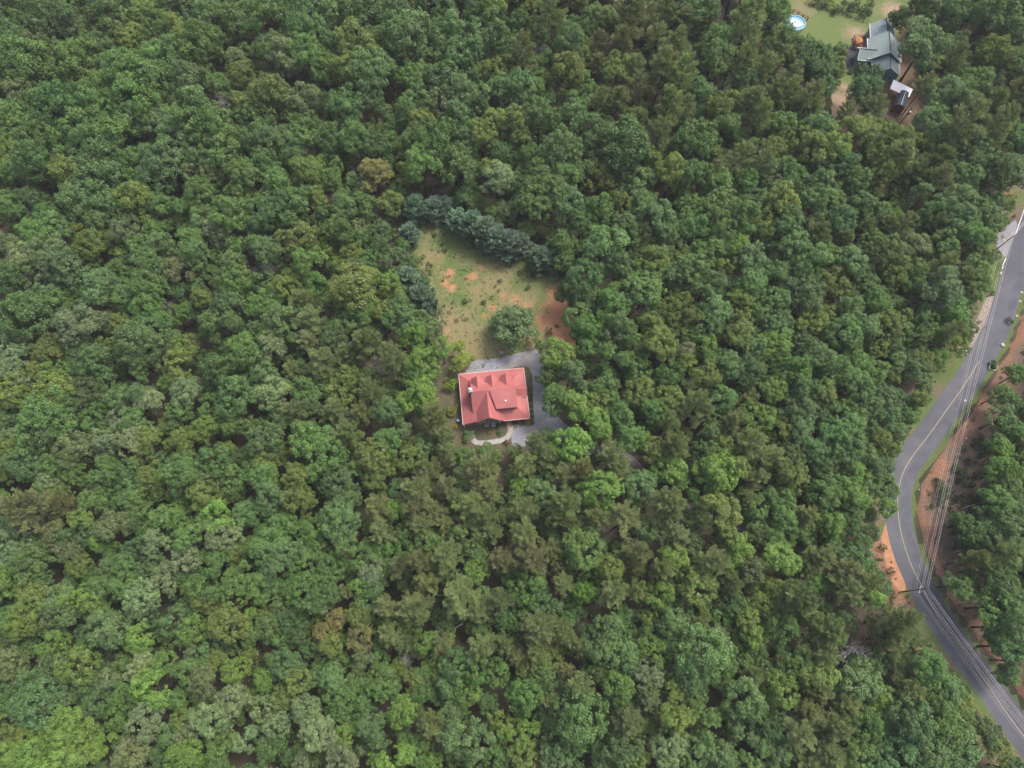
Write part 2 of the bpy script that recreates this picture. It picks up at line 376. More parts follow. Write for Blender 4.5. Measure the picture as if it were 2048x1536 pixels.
# worn white gravel apron at the bend, driveway mouths
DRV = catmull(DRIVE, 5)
def flat_poly(name, pts, z, m, k=3):
    P = catmull(list(pts) + [pts[0]], k)[:-1]
    b = MB(); b.poly([(x, y, z) for x, y in P]); o = b.build(name, m)
    bm = bmesh.new(); bm.from_mesh(o.data); bmesh.ops.triangulate(bm, faces=bm.faces); bm.to_mesh(o.data); bm.free()
    if o.data.polygons and o.data.polygons[0].normal.z < 0: o.data.flip_normals()
    return tag(o, kind='structure')
gpad_px = [(935, 736), (945, 722), (1000, 716), (1060, 700), (1080, 702), (1095, 740), (1098, 800), (1130, 848), (1175, 870), (1200, 900), (1150, 912), (1090, 896), (1060, 890), (1038, 895), (1024, 886), (1024, 868), (1034, 850), (1045, 850), (1066, 850), (1066, 800), (1058, 735), (1000, 742), (940, 752), (930, 748)]
flat_poly('gravel_pad', [W(*p) for p in gpad_px], .036, M_GRAVEL)
tag(strip('gravel_driveway', DRV, [-1.6, -.8, 0, .8, 1.6], lambda X, Y, O: .044 + 0 * X, noisy('shade_tinted_track', (.13, .125, .135), (.18, .17, .175), 2, c3=(.11, .09, .08), scale2=.15), s0=16), kind='structure')  # tree shade is put into this gravel-and-dirt colour, darker than the pad
flat_poly('side_road', [W(*p) for p in [(2030, 440), (2010, 455), (1995, 470), (1992, 490), (2000, 502), (2012, 515), (2030, 500), (2045, 470)]], .034, M_GRAVEL)
flat_poly('parking_pad', [W(*p) for p in [(1690, 96), (1703, 95), (1722, 100), (1721, 120), (1718, 136), (1700, 139), (1686, 134), (1688, 115)]], .036, M_DARKASPH)
flat_poly('dirt_track', [W(*p) for p in [(1432, 0), (1450, 20), (1446, 45), (1438, 70), (1428, 72), (1424, 50), (1430, 20)]], .03, M_TIMBER)

# ================================================================== plants
def unit(v): return v / (np.linalg.norm(v, axis=-1, keepdims=True) + 1e-9)
def leaves_mesh(name, pos, nrm, size, tone, along=None, aspect=1.0, r=None):
    """many small four-cornered leaf sprays; pos,nrm (n,3)"""
    n = len(pos); r = r or rng
    rv = unit(r.normal(size=(n, 3))) if along is None else along
    u = unit(rv - (rv * nrm).sum(1, keepdims=True) * nrm); w = np.cross(nrm, u)
    hs = size[:, None]; a = u * hs; b = w * hs * aspect
    co = np.stack([pos - a, pos + b * .9 - a * .1, pos + a, pos - b * .9 - a * .1], 1).reshape(-1, 3)
    me = bpy.data.meshes.new(name); me.vertices.add(4 * n); me.vertices.foreach_set('co', co.astype(np.float32).ravel())
    me.loops.add(4 * n); me.loops.foreach_set('vertex_index', np.arange(4 * n, dtype=np.int32)); me.polygons.add(n)
    me.polygons.foreach_set('loop_start', np.arange(0, 4 * n, 4, dtype=np.int32)); me.update(calc_edges=True)
    add_attr(me, 'tone', np.repeat(np.clip(tone, 0, 1), 4)); return me
def broadleaf_arrays(seed, nl=15, ns=11, nlf=70, oval=1.0, spread=.64, lf=(.017, .036)):
    r = np.random.default_rng(seed); pos = []; nr = []; sz = []; tn = []
    ga = math.pi * (3 - math.sqrt(5)); lob = []
    lean = r.normal(size=2) * .12; sx, sy = r.uniform(.82, 1.2), r.uniform(.82, 1.2)
    for i in range(nl):
        c = 1 - 1.5 * (i + .5) / nl; c = max(-.5, min(.98, c + r.normal() * .10)); a = i * ga + r.normal() * .6
        s = math.sqrt(1 - c * c); d = np.array([s * math.cos(a), s * math.sin(a), c])
        k = spread * r.uniform(.6, 1.28); cen = d * k * np.array([sx, sy, oval]) + np.array([lean[0] * d[2], lean[1] * d[2], 0])
        lob.append((cen, r.uniform(.20, .44), d))
    for (cen, lr, d) in lob:
        ltone = r.normal() * .09
        for j in range(max(5, int(ns * (lr / .32) ** 1.4))):
            v = unit(r.normal(size=3) + d * .7 + np.array([0, 0, .4])); sc = cen + v * lr * r.uniform(.7, 1.12); sr = r.uniform(.08, .19)
            st = .45 + ltone + r.normal() * .12
            m = int(nlf * (sr / .14) ** 1.3)
            p = unit(r.normal(size=(m, 3)) + v * .8); q = sc + p * sr * r.uniform(.5, 1.15, size=(m, 1))
            n_ = unit(p * .9 + np.array([0, 0, .55]) + r.normal(size=(m, 3)) * .6)
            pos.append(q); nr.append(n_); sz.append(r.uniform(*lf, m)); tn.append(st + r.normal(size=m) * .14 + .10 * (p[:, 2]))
    pos = np.concatenate(pos)
    return pos, np.concatenate(nr), np.concatenate(sz), np.concatenate(tn), lob
def pine_arrays(seed, nb=64, dense=1.0, top=1.15, bot=-1.1, droop=.25):
    r = np.random.default_rng(seed); pos = []; al = []; nr = []; sz = []; tn = []; br = []
    ga = 2.399963
    for i in range(nb):
        t = (i + .5) / nb; z = top - (top - bot) * t; ln = (1 - (1 - t) ** 2.2) ** .6 * r.uniform(.72, 1.08) * (1 if t < .75 else 1.25 - t * .35)
        ln = max(ln, .16); a = i * ga + r.normal() * .3; e = droop + .55 * (1 - t) + r.normal() * .1
        d = np.array([math.cos(a) * math.cos(e), math.sin(a) * math.cos(e), math.sin(e)]); b0 = np.array([0, 0, z])
        br.append((b0, b0 + d * ln)); bt = .45 + r.normal() * .14
        k = max(5, int(15 * ln * dense + 2))
        for j in range(k):
            s = .22 + .8 * (j + r.uniform()) / k
            side = unit(np.cross(d, [0, 0, 1.0])) * r.normal() * .085 * ln
            c = b0 + d * ln * s + side + np.array([0, 0, .03])
            m = int(10 * dense)
            dirs = unit(d * 1.0 + unit(side + 1e-4) * .35 + np.array([0, 0, .25]) + r.normal(size=(m, 3)) * .5)
            q = c + dirs * .06 + r.normal(size=(m, 3)) * .03
            up = np.array([0, 0, 1.0]) + r.normal(size=(m, 3)) * .35; nn = unit(up - (up * dirs).sum(1, keepdims=True) * dirs)
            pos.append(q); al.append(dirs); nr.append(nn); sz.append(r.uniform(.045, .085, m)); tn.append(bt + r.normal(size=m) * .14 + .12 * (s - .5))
    return np.concatenate(pos), np.concatenate(nr), np.concatenate(sz), np.concatenate(tn), np.concatenate(al), br
def trunk_mb(lob=None, br=None, pine=False, r0=.06):
    b = MB()
    if pine:
        b.tube((0, 0, 0), (.01, 0, .55), r0, r0 * .7, 6); b.tube((.01, 0, .55), (0, 0, 1.0), r0 * .7, r0 * .45, 6)
    else:
        b.tube((0, 0, 0), (.02, .01, .45), r0 * 1.15, r0 * .8, 6); b.tube((.02, .01, .45), (.02, .0, .85), r0 * .8, r0 * .5, 6)
    return b
BROAD = []; PINES = []
def trunk_for(kind, seed, lob=None, br=None):
    """unit trunk: z 0..1 reaches the crown centre; limbs live in crown units above it"""
    b = trunk_mb(pine=(kind == 'p'))
    if lob:
        for (cen, lr, d) in lob[::2]:
            e = np.array([cen[0] * .9, cen[1] * .9, .96 + cen[2] * .18]); b.tube((.02, .0, .66), tuple(e), .026, .008, 4, False)
    if br:
        for a, c in br[::2]:
            b.tube((0, 0, 1 + a[2] * .33), (c[0] * .9, c[1] * .9, 1 + c[2] * .33), .012, .004, 3, False)
        b.tube((0, 0, 1), (0, 0, 1 + .36), .028, .008, 5)
    me = bpy.data.meshes.new('trunk'); me.from_pydata(b.v, [], b.f); me.materials.append(BARK); return me
for i in range(26):
    ov = [.95, 1.15, .85, 1.3, 1.0, 1.05][i % 6]; nl = [15, 17, 12, 18, 14, 20][i % 6]
    p, n, s, t, lob = broadleaf_arrays(100 + i, nl + 4, 11, 62, ov, [.66, .62, .7, .6][i % 4])
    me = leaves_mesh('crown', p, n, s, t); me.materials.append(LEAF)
    BROAD.append((me, trunk_for('b', i, lob)))
for i in range(12):
    p, n, s, t, al, br = pine_arrays(300 + i, 30 + 5 * (i % 3), 1.8, [1.15, 1.35, 1.0][i % 3], -1.0, [.25, .12, .35][i % 3])
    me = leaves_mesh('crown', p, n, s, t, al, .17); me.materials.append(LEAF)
    PINES.append((me, trunk_for('p', i, None, br)))
HEDGE = []
for i in range(5):
    p, n, s, t, al, br = pine_arrays(500 + i, 80, 1.5, 1.05, -1.0, .3)
    me = leaves_mesh('crown', p, n, s * 1.1, t, al, .28); me.materials.append(LEAF); HEDGE.append((me, trunk_for('p', i, None, br)))
SHRUB = []
for i in range(6):
    p, n, s, t, lob = broadleaf_arrays(700 + i, 9, 8, 26, .8, .55)
    me = leaves_mesh('foliage', p, n, s * 1.9, t); me.materials.append(LEAF); SHRUB.append(me)
def dead_mesh(seed):
    r = random.Random(seed); b = MB()
    def grow(p, d, ln, rad, lev):
        q = p + d * ln; b.tube(p, q, rad, rad * .62, 5 if lev < 2 else 3, lev == 0)
        if lev >= 4: return
        for k in range(4 if lev else 7):
            nd = (d + Vector((r.gauss(0, .75), r.gauss(0, .75), r.gauss(.1, .45)))).normalized()
            grow(p + d * ln * r.uniform(.55, 1), nd, ln * r.uniform(.5, .72), rad * .55, lev + 1)
    grow(Vector((0, 0, 0)), Vector((r.gauss(0, .05), r.gauss(0, .05), 1)).normalized(), 1.0, .034, 0)
    for k in range(12):
        t = r.uniform(.5, 1); a = r.uniform(0, 6.28); grow(Vector((0, 0, t)), Vector((math.cos(a), math.sin(a), r.uniform(.1, .6))).normalized(), r.uniform(.25, .42), .013, 2)
    me = bpy.data.meshes.new('bare_branches'); me.from_pydata(b.v, [], b.f); me.materials.append(DEADWOOD); return me
DEAD = [dead_mesh(20 + i) for i in range(6)]

KCOL = {'g': (.096, .180, .046), 'd': (.072, .142, .042), 'b': (.098, .178, .060), 'y': (.132, .192, .044), 'l': (.132, .232, .045), 's': (.158, .228, .100),
        'o': (.170, .166, .056), 'p': (.178, .226, .090), 'w': (.124, .166, .066), 'c': (.178, .268, .185)}
KWORD = {'g': 'green', 'd': 'dark green', 'b': 'bluish', 'y': 'yellow-green', 'l': 'lime green', 's': 'silvery', 'o': 'orange-tipped', 'p': 'olive', 'w': 'brownish', 'c': 'blue-green'}

# crowns surveyed from the photograph: tile origin, tile scale, then x y radius kind
TILES = {
(0,0,4): "80 130 150g 400 150 180b 100 320 150d 340 380 130w 200 480 170g 560 230 110b 780 370 120g 900 80 170g 860 200 130w 1060 320 120y 1100 60 120y 1250 180 110g 1430 280 110y 1640 150 130b 1860 200 130g 1990 120 100g 1890 450 60s 1960 600 110y 1640 400 160g 1260 450 110g 1430 500 150b 640 520 150g 270 560 180g 180 750 120w 380 850 140g 660 650 110y 840 680 110g 1060 600 180g 880 560 90b 1200 620 150g 1560 680 140b 1740 680 90g 1480 800 100b 1100 800 150g 720 760 120g 500 900 180d 800 900 170g 90 930 150g 1060 930 110b 1290 980 140b 1580 940 180g 1900 1000 110d 1980 850 100y 180 1060 140g 370 1140 140g 120 1230 130y 640 1080 170g 900 1080 150g 760 1200 150d 1450 1120 150b 1700 1080 130g 1880 1250 160g 1620 1250 130d 1340 1320 130b 1080 1350 130g 780 1330 140g 560 1400 130y 800 1470 190b 1460 1310 60l 1590 1380 110w 1700 1470 100g 1250 1450 130b 1930 1420 150g 300 1330 150d 90 1380 100g 2000 1120 80b 1790 870 80x",
(512,0,4): "60 150 150g 370 300 130g 150 400 120b 580 360 110d 500 130 160b 760 90 120g 880 130 140d 1100 130 120b 1240 280 170b 1290 200 90g 820 380 150y 880 270 90b 1620 330 180b 1420 300 70y 1780 160 110d 1890 90 100y 1890 330 150d 250 480 130s 420 440 130g 560 560 110g 700 560 120y 960 560 140b 1130 600 60l 1430 500 120g 1560 700 160b 1280 620 110g 1640 600 130d 1920 560 120y 1960 700 100b 1500 820 100w 1620 960 130b 1240 850 130g 1100 1000 80g 1300 980 110y 120 750 150y 60 900 140g 380 790 120w 560 850 80p 720 860 120b 920 780 110b 380 980 110g 340 1090 110g 200 1100 90s 50 1150 130b 580 1130 110d 800 1120 120g 950 1180 110d 1150 1200 70y 1080 1140 80g 1420 1150 160g 1270 1100 100b 1650 1180 110b 1800 1080 110y 1960 980 110y 1960 1220 90d 440 1370 130y 600 1300 80g 300 1250 100d 80 1370 130d 960 1400 140o 800 1450 80b 1320 1330 160g 1620 1370 150g 1920 1430 110s 140 1480 130g 600 1450 90g 720 1520 80g 230 1340 60x 880 1500 50x 760 1250 60w 1770 780 100b 350 150 110b 1000 330 100g 1180 430 100g",
(1024,0,4): "60 150 80g 300 130 140p 220 270 90g 450 360 120b 560 230 90g 700 130 110g 940 130 150p 1090 170 80p 1220 80 100p 1370 190 110p 1500 60 140d 1500 260 100p 1640 360 120g 1640 480 130g 1880 200 150p 1960 80 120g 80 440 110p 560 470 80y 690 370 70p 600 350 50y 870 380 110p 1000 420 50b 1150 330 100p 1300 420 120p 850 540 100y 440 600 130y 690 520 80p 980 580 90p 1200 580 130p 1360 620 130p 1530 740 100b 1870 480 110p 1990 600 100p 1840 640 100b 580 710 100g 740 670 50w 710 820 90p 850 810 90p 60 720 130b 180 650 90g 290 800 80d 1000 680 80p 470 930 130b 220 950 120g 40 950 100y 60 1080 90y 1240 880 130p 1380 900 90p 1680 860 100y 1900 850 130p 1980 960 100p 680 1050 100b 860 1180 190d 620 1180 100d 1170 1080 110p 1010 980 90p 1480 1120 150g 1700 1010 110g 1320 1180 100b 390 1230 160b 150 1280 110g 360 1100 60y 1110 1280 80y 1600 1290 100p 1820 1290 110p 1990 1340 110p 1980 1180 80g 420 1400 120g 700 1430 110y 1000 1440 130b 260 1480 140g 30 1480 60b 1280 1390 130y 1470 1380 120g 1650 1480 110g 1860 1450 100g 1360 1490 100g 550 1350 90b 850 1380 90d 200 440 60x 1190 170 45x 1500 330 60x",
(1536,0,4): "60 60 110g 20 200 60g 100 330 100g 270 370 95g 420 400 90g 600 360 65b 450 480 110d 250 500 120d 60 520 110y 190 620 90p 440 650 90d 350 560 110d 340 800 100p 160 760 110p 60 720 80p 590 440 45y 610 905 70p 760 620 120d 765 745 112d 845 880 90p 1250 370 180b 1200 230 100s 1480 160 80b 1250 80 150d 1100 60 90d 1500 60 120d 1800 100 150g 1960 260 110b 1520 330 90d 1780 440 110y 1960 420 100g 1480 480 110p 1650 650 110g 1850 560 110p 1980 560 100g 1250 680 90p 1560 850 130g 1400 760 120b 1780 850 110p 1960 780 110p 1760 690 50x 1300 950 110b 1550 1000 150p 1800 1050 140p 1980 1050 110g 1350 1130 110d 1600 1200 120d 1760 1270 120d 1980 1280 110b 1480 1130 90d 100 1000 110g 220 1120 100y 400 1010 110b 380 1180 120y 560 1160 110y 700 1040 130y 840 1000 80y 60 1180 80y 1050 1110 90y 960 1120 90p 800 1180 90b 1040 1260 130p 880 1260 90y 1220 1180 90y 600 1330 110d 900 1400 110y 1320 1330 130p 1150 1400 110p 1560 1440 130g 1780 1420 130d 1980 1430 110b 100 1350 100g 230 1420 90g 60 1460 90b 440 1500 110b 690 1450 110g 320 1480 80b 1340 1460 110p 460 1300 90d",
(0,384,4): "60 90 110g 250 90 100d 400 220 110g 620 90 130b 900 100 130b 1100 80 130y 1300 110 100g 1480 130 100g 1600 50 110g 1990 60 80y 1900 200 160g 1620 190 100b 1750 320 90s 740 230 110g 1010 180 110g 1030 330 110b 1210 290 80g 300 350 120g 460 310 120b 80 420 80s 180 540 110s 400 500 130s 640 350 80y 720 440 120y 850 400 70y 1290 420 110b 1120 440 90g 1560 490 110b 1550 360 100g 1960 440 110g 540 620 150b 700 610 80g 1180 600 130d 1430 640 110w 930 590 70g 100 700 130d 380 820 130b 570 780 80g 830 780 150b 1000 830 110g 1200 780 130g 1180 700 90g 1860 650 130g 1880 760 110g 640 1060 160s 420 900 110g 200 1000 170d 830 1040 80s 1830 920 110b 1200 960 120g 1400 760 70d 1620 850 80y 1000 1080 100y 1200 1080 120b 1480 960 60l 1770 1050 130g 1130 1230 170b 1380 1170 80b 80 1270 130s 400 1290 110y 300 1430 70y 620 1260 110d 820 1280 90g 480 1460 100l 760 1430 150b 1150 1380 110b 1440 1400 120y 1480 1250 90y 1940 1280 130g 1750 1420 120g 2000 1130 90g 1980 1480 80g 130 1460 110s 1380 950 40x 960 1200 80l",
(512,384,4): "100 80 110g 280 140 140b 500 90 100y 560 200 100g 880 90 110g 1080 80 110y 700 130 110b 1720 120 55g 1890 120 50g 1930 190 60g 80 200 120b 240 260 90g 660 310 110g 810 340 80g 770 480 80y 340 390 140y 560 470 90y 80 480 110b 820 240 70w 980 290 100b 420 560 130g 620 580 80w 690 600 70l 340 670 110y 900 540 80g 820 580 90b 1100 500 100b 1000 420 90g 1230 580 90g 1150 380 70g 120 600 110x 60 720 90b 240 780 100y 480 720 100g 780 780 200y 960 760 100y 1080 700 80l 1230 720 120c 1330 870 120c 1330 680 70d 400 900 120p 90 900 110g 640 870 100g 860 930 120g 1130 960 100b 1060 980 90y 720 1040 110g 250 1050 130b 460 1050 120p 80 1120 100g 1200 1090 110b 1360 1080 110g 620 1130 110b 430 1210 90p 890 1220 130p 1280 1180 110l 1480 1250 90y 740 1300 110p 1100 1330 120p 550 1380 130p 300 1440 80p 130 1260 100s 60 1340 90g 1340 1370 140l 530 1310 60x 960 1430 80x 570 1490 80l 720 1500 90y 900 1490 80g 80 1480 110b 1250 1480 110g 1000 1040 60w 1280 150 100c 1430 150 100c 1520 130 80c 1620 250 100c 1720 290 110c 1830 340 120c 1930 400 120c 2010 440 110c 1230 340 80c",
(1024,384,4): "60 440 100c 230 550 100c 180 100 150g 420 100 120b 560 230 110d 440 200 100d 700 150 110g 1060 80 100g 1120 230 150b 920 110 70y 1400 140 120g 1650 100 140g 1850 160 110g 1960 70 100d 1980 290 90y 660 290 110g 860 250 100b 920 350 100g 1420 290 110b 1270 330 100b 1700 290 110g 1870 260 100g 740 440 150b 430 400 110g 420 520 90g 1000 460 80g 1220 450 80b 1550 330 90g 1820 440 80l 1540 490 110g 1690 420 90g 1120 580 130y 860 590 100b 700 660 100g 560 680 130d 480 800 120d 620 780 100b 1370 550 90y 1420 640 120g 1560 740 120b 1690 590 70y 1930 560 120b 1250 660 100b 1060 780 150g 840 760 60y 1930 730 110g 1800 850 90l 800 920 130g 520 970 110g 600 1100 120g 870 1110 120b 1330 970 130y 1600 950 140b 1820 970 100y 1980 950 90g 1110 1060 100y 1060 1200 90g 760 1020 100g 620 1230 110g 810 1310 120g 1180 1210 120y 1400 1110 90g 1580 1110 110b 1820 1130 110y 1390 1270 60s 1520 1230 90l 1940 1260 100b 1240 1270 90y 1590 1330 100g 1740 1380 110b 1880 1440 110b 1980 1400 80g 980 1290 90y 1000 1440 110g 1420 1420 110y 1600 1470 110y 470 1440 120b 290 1240 90g 280 1450 90g 1260 1470 100g",
(1536,384,4): "100 120 130y 60 40 100g 370 110 120b 580 230 110b 560 60 100g 160 250 120b 750 100 100b 850 190 110g 1000 200 70l 200 440 120b 380 370 110p 600 390 80p 760 310 90p 1080 280 90p 1200 310 60g 920 280 100p 1250 110 120b 1500 90 130b 1700 60 90g 1340 180 90p 1340 260 80p 1520 260 120b 1720 230 130b 1800 180 100b 1650 350 120g 1780 330 80g 1400 430 110g 1620 490 90p 330 580 130g 660 560 120b 480 520 100g 780 620 60s 960 500 130g 830 420 110g 1160 430 110w 1270 500 80g 1380 610 100p 1660 620 120g 1560 700 110p 1720 740 100g 1180 620 100g 990 620 100y 250 740 130b 80 640 100g 540 730 110y 770 740 90b 1000 690 90y 900 810 80b 1150 730 90g 60 860 100b 330 850 120b 1360 790 130s 1500 960 130g 1330 960 100g 870 890 110g 660 930 100b 250 900 90w 80 980 90b 340 1040 110y 430 990 80y 60 1090 110b 960 1060 120y 760 1090 110b 600 1140 110b 320 1180 90b 1330 1140 110g 1220 1150 90g 1100 1100 80g 1450 1130 90p 60 1220 100l 890 1260 70y 1060 1260 80d 1220 1230 80g 620 1270 110g 760 1340 100g 400 1340 120b 100 1310 90g 200 1440 120g 1040 1360 90g 1260 1350 90y 1200 1440 120b 880 1430 90g 540 1440 120g 60 1470 90g 700 1480 100g 980 1490 80y 1420 1290 80g 400 1500 100b 540 930 70x 1190 1000 60x 2000 1450 85g",
(0,768,4): "60 60 100y 420 70 150y 180 130 90y 350 260 160b 560 170 100b 720 60 120b 820 150 90g 740 280 100g 1030 110 130b 1200 130 100s 1480 70 110s 1420 200 90g 1900 90 130b 1700 190 100g 960 270 90s 1050 290 110g 1370 340 80d 1640 360 110l 1880 300 100g 60 260 80b 60 440 80s 150 530 90y 860 460 100s 1050 450 100s 1200 470 110y 590 530 120w 380 380 140d 200 650 120b 450 640 100g 560 660 90l 60 690 90y 400 800 90s 590 800 90y 760 690 100g 860 720 100g 1000 680 100d 1100 620 60y 1200 740 90y 1470 690 140g 1500 480 100y 1720 610 110b 1690 760 100w 1640 880 110y 1850 740 100g 1850 840 80g 1990 650 80g 1260 830 80g 1040 840 100g 1000 940 110g 750 930 110g 240 1000 150p 500 980 110p 300 920 90g 1160 1010 90g 1350 1070 120g 1730 1060 120l 1970 1030 100b 660 1080 80l 900 1150 130w 760 1180 90d 1040 1070 90d 60 1290 130s 420 1200 110w 590 1200 110d 560 1300 100w 800 1250 80l 1250 1280 90s 1520 1200 110g 1800 1230 120s 850 1330 80g 1500 1380 110s 1000 1440 110g 640 1440 90y 300 1450 150g 60 1500 80l 1230 1460 100b 1350 1500 80s 820 1480 80b 1750 1440 110g 1900 1370 90y 1120 1300 100d",
(512,768,4): "130 80 140s 400 60 120g 420 150 100d 680 90 110y 930 70 110p 1340 90 150l 1220 150 100l 320 230 110p 650 230 100p 860 250 110p 1060 230 110b 740 410 120p 1430 270 130p 1500 430 120p 460 440 160g 100 440 110b 560 620 150g 960 600 140y 1050 480 110g 1180 380 60s 1340 470 90b 1250 620 100y 1380 700 110p 1550 560 110p 1530 830 100p 1640 760 80b 1820 680 130p 1860 850 110p 80 640 90y 70 760 120g 350 770 120y 350 940 120y 130 900 110b 640 790 110b 760 720 100g 940 750 90y 1280 860 140p 1260 1000 110p 1420 1000 90p 980 990 110p 1010 1180 110p 680 950 110g 680 1100 150b 60 1060 110d 220 1150 110g 1120 1020 80l 1330 1130 110p 1520 1120 80p 1720 990 130p 1840 1060 110p 1980 1060 80p 470 1170 100g 100 1290 140g 250 1360 120b 780 1330 140g 500 1350 100g 1170 1270 90g 1380 1260 100g 1680 1230 110b 1740 1360 90b 1900 1190 100p 1530 1380 130p 1330 1430 110p 1160 1470 110p 1970 1410 110p 930 1490 100s 620 1470 110g 380 1460 110g 150 1470 110b 1760 1510 80l 1060 1360 90g",
(1024,768,4): "330 130 120g 530 170 110l 680 170 90y 560 60 90b 740 60 100g 700 330 130l 860 260 110g 940 430 110g 1000 60 110y 1240 120 110y 1120 210 100g 1470 190 130p 1690 120 100b 1400 40 80p 1900 130 80p 1760 310 100p 1960 280 120l 1590 370 80y 200 470 110p 780 580 130p 850 690 110p 300 380 70g 1250 300 100p 1120 500 90y 1300 500 120p 1540 480 110b 1680 520 100y 1880 500 130p 1960 620 100p 1260 680 120l 1400 820 90g 1640 720 150l 1800 660 90y 700 860 140l 1020 820 110b 100 660 110p 280 610 110p 400 740 110p 560 680 100p 220 870 110b 420 960 130p 60 830 70l 90 1010 120p 880 1080 140p 1250 970 140p 1540 960 80b 1640 1030 140y 1450 1090 90b 1950 760 100p 1840 930 100p 1960 960 100g 1060 1160 100b 1300 1210 110p 1700 1160 100b 620 1260 110b 560 1330 150g 100 1220 130p 350 1050 90p 470 1130 90p 660 1070 90p 160 1400 130p 310 1330 110p 990 1350 120p 820 1380 90g 1290 1380 110l 1440 1270 100b 1800 1360 130l 1610 1420 120p 1950 1230 90b 1990 1120 90g 780 1490 110y 560 1490 90g 1000 1480 80p 1200 1480 100p 1920 1500 110w 1440 1480 100g 380 1480 90p 1440 680 70x",
(1536,768,4): "60 60 90y 270 80 130b 440 80 110y 240 210 110b 60 280 90g 560 220 110g 720 60 110b 850 150 110b 960 90 100b 1100 80 90b 1200 130 70y 740 260 90g 960 250 110b 60 360 90y 220 350 120b 520 400 110d 360 260 100b 640 330 110b 870 340 90g 1060 350 90b 140 470 80g 350 520 110b 620 510 120d 760 530 110b 900 430 80y 970 540 90y 1050 440 60g 30 600 90p 180 600 110g 450 610 110b 900 690 110b 680 720 120l 180 770 120y 460 740 90b 560 870 110g 800 830 100b 960 820 100g 700 900 110l 430 890 110g 950 990 80l 80 950 110g 130 1080 110g 300 1060 100p 490 1130 110l 650 1010 120g 330 1180 90b 700 1120 90g 870 1050 60w 180 1180 90g 60 1260 100g 110 1400 140l 400 1390 120p 560 1360 100d 760 1280 110d 700 1420 110d 810 1480 100d 640 1490 100p 300 1490 90p 1900 60 90g 1990 150 100b 1880 270 110b 1990 330 90g 1900 440 90b 1880 520 80l 2000 520 70g 1830 680 110l 1960 640 110l 1980 760 100g 1860 930 130g 1990 900 80b 1960 1050 100b 1620 1100 90d 1800 1150 110b 1950 1200 130b 1650 1230 110d 1880 1350 150p 1650 1400 110p 1750 1470 110p 1980 1480 100d",
(0,1152,4): "60 60 110l 250 120 110l 280 230 120y 480 200 130b 640 200 110l 780 100 100g 80 300 110g 1150 190 130s 1320 60 80s 980 60 110g 1650 100 120g 1560 200 100b 1680 200 120y 1900 70 120g 390 340 70s 180 400 110y 540 330 110b 820 280 90g 1400 360 110b 860 430 140b 300 440 90g 450 560 100l 1110 510 110l 1560 430 100l 1830 400 130y 1980 370 90l 100 560 90d 120 720 130w 400 730 120b 640 730 130y 620 560 80g 90 860 110g 320 850 80l 880 830 80s 1130 730 110s 1300 700 90g 1500 760 110g 1650 850 120w 1900 760 100l 1220 900 130l 1000 950 110g 300 990 150b 470 980 110b 700 860 110d 740 1010 110d 80 1000 110g 50 1150 110y 540 1180 130l 450 1280 120l 640 1350 140l 800 1350 110l 200 1280 110y 900 1150 90g 1200 1160 130s 1480 1130 80y 1690 1150 140s 1850 1000 120s 1500 1290 90s 1360 1270 100b 300 1440 140l 560 1450 140l 1050 1420 130w 80 1440 100l 1450 1450 120l 1750 1380 110g 1960 1300 90s 1640 1500 80l 30 1300 80p 1250 1480 90d",
(512,1152,4): "60 80 110g 130 200 90b 270 240 70s 340 90 110g 550 110 120g 500 220 90s 730 120 70p 840 80 70l 950 80 100b 1040 240 90p 1280 260 140p 1370 50 100p 1640 170 150p 1780 290 80p 1960 200 110p 640 350 80o 800 310 90y 870 360 80y 560 460 80o 830 480 100o 600 560 90y 310 500 60l 80 400 100g 150 480 80g 250 340 90d 1080 470 90p 1200 540 90p 1380 540 90l 1480 540 90p 1800 560 120p 2000 560 80p 1500 340 90d 1600 680 120b 1750 760 110g 1930 770 100g 260 700 110b 60 830 90l 330 830 90y 220 960 90y 860 680 90s 560 720 90g 620 820 110b 480 800 90b 800 860 100g 1000 790 100g 940 960 110g 1330 800 90g 1550 870 110b 1710 950 80l 1850 1040 80g 400 1060 110s 60 1060 90s 720 1030 120g 180 1190 90s 1160 1100 110l 1400 1170 110p 1250 1000 80g 1660 1290 170b 1550 1110 90b 960 1230 130b 500 1240 130s 720 1260 90l 1310 1390 100g 1200 1320 80g 1100 1480 130l 680 1440 140s 370 1480 80s 50 1290 90b 1960 1190 90y 1900 1270 70y 1920 1470 100g 140 1300 90d 1380 1500 90l 1225 650 45x",
(1024,1152,4): "140 90 120g 220 180 100b 400 60 90p 560 130 90l 470 170 80g 650 90 70l 800 130 130p 990 110 100p 1170 140 110l 1480 90 130y 1760 60 90p 1950 60 80g 1790 210 100b 1960 230 90y 60 330 90g 220 430 150p 380 430 110p 530 560 110p 180 590 110p 40 640 80p 760 410 110b 1090 330 70l 1280 380 110b 1500 400 80p 1640 460 70p 1530 310 50y 1700 340 80g 1880 340 90y 1920 470 100l 1120 600 90l 720 600 110b 880 640 120b 1480 620 190b 1700 650 100b 1960 620 80b 250 790 100g 540 890 120p 430 750 70p 700 780 70p 830 900 130g 1100 790 100s 1290 880 100l 100 960 140g 300 1010 80p 560 1150 200g 920 1160 120p 1080 960 110p 1420 830 110b 1480 1010 100g 1310 1160 130y 1240 1380 130s 1600 1210 110g 1850 980 150b 1700 830 50y 1930 790 80p 880 1380 110b 1080 1230 80g 1650 1440 130b 1850 1250 100b 1450 1420 110b 60 1260 110l 340 1440 110b 90 1460 120y 700 1420 90d 1000 1480 100y 1940 1450 110g 280 1180 90b 760 1490 90b",
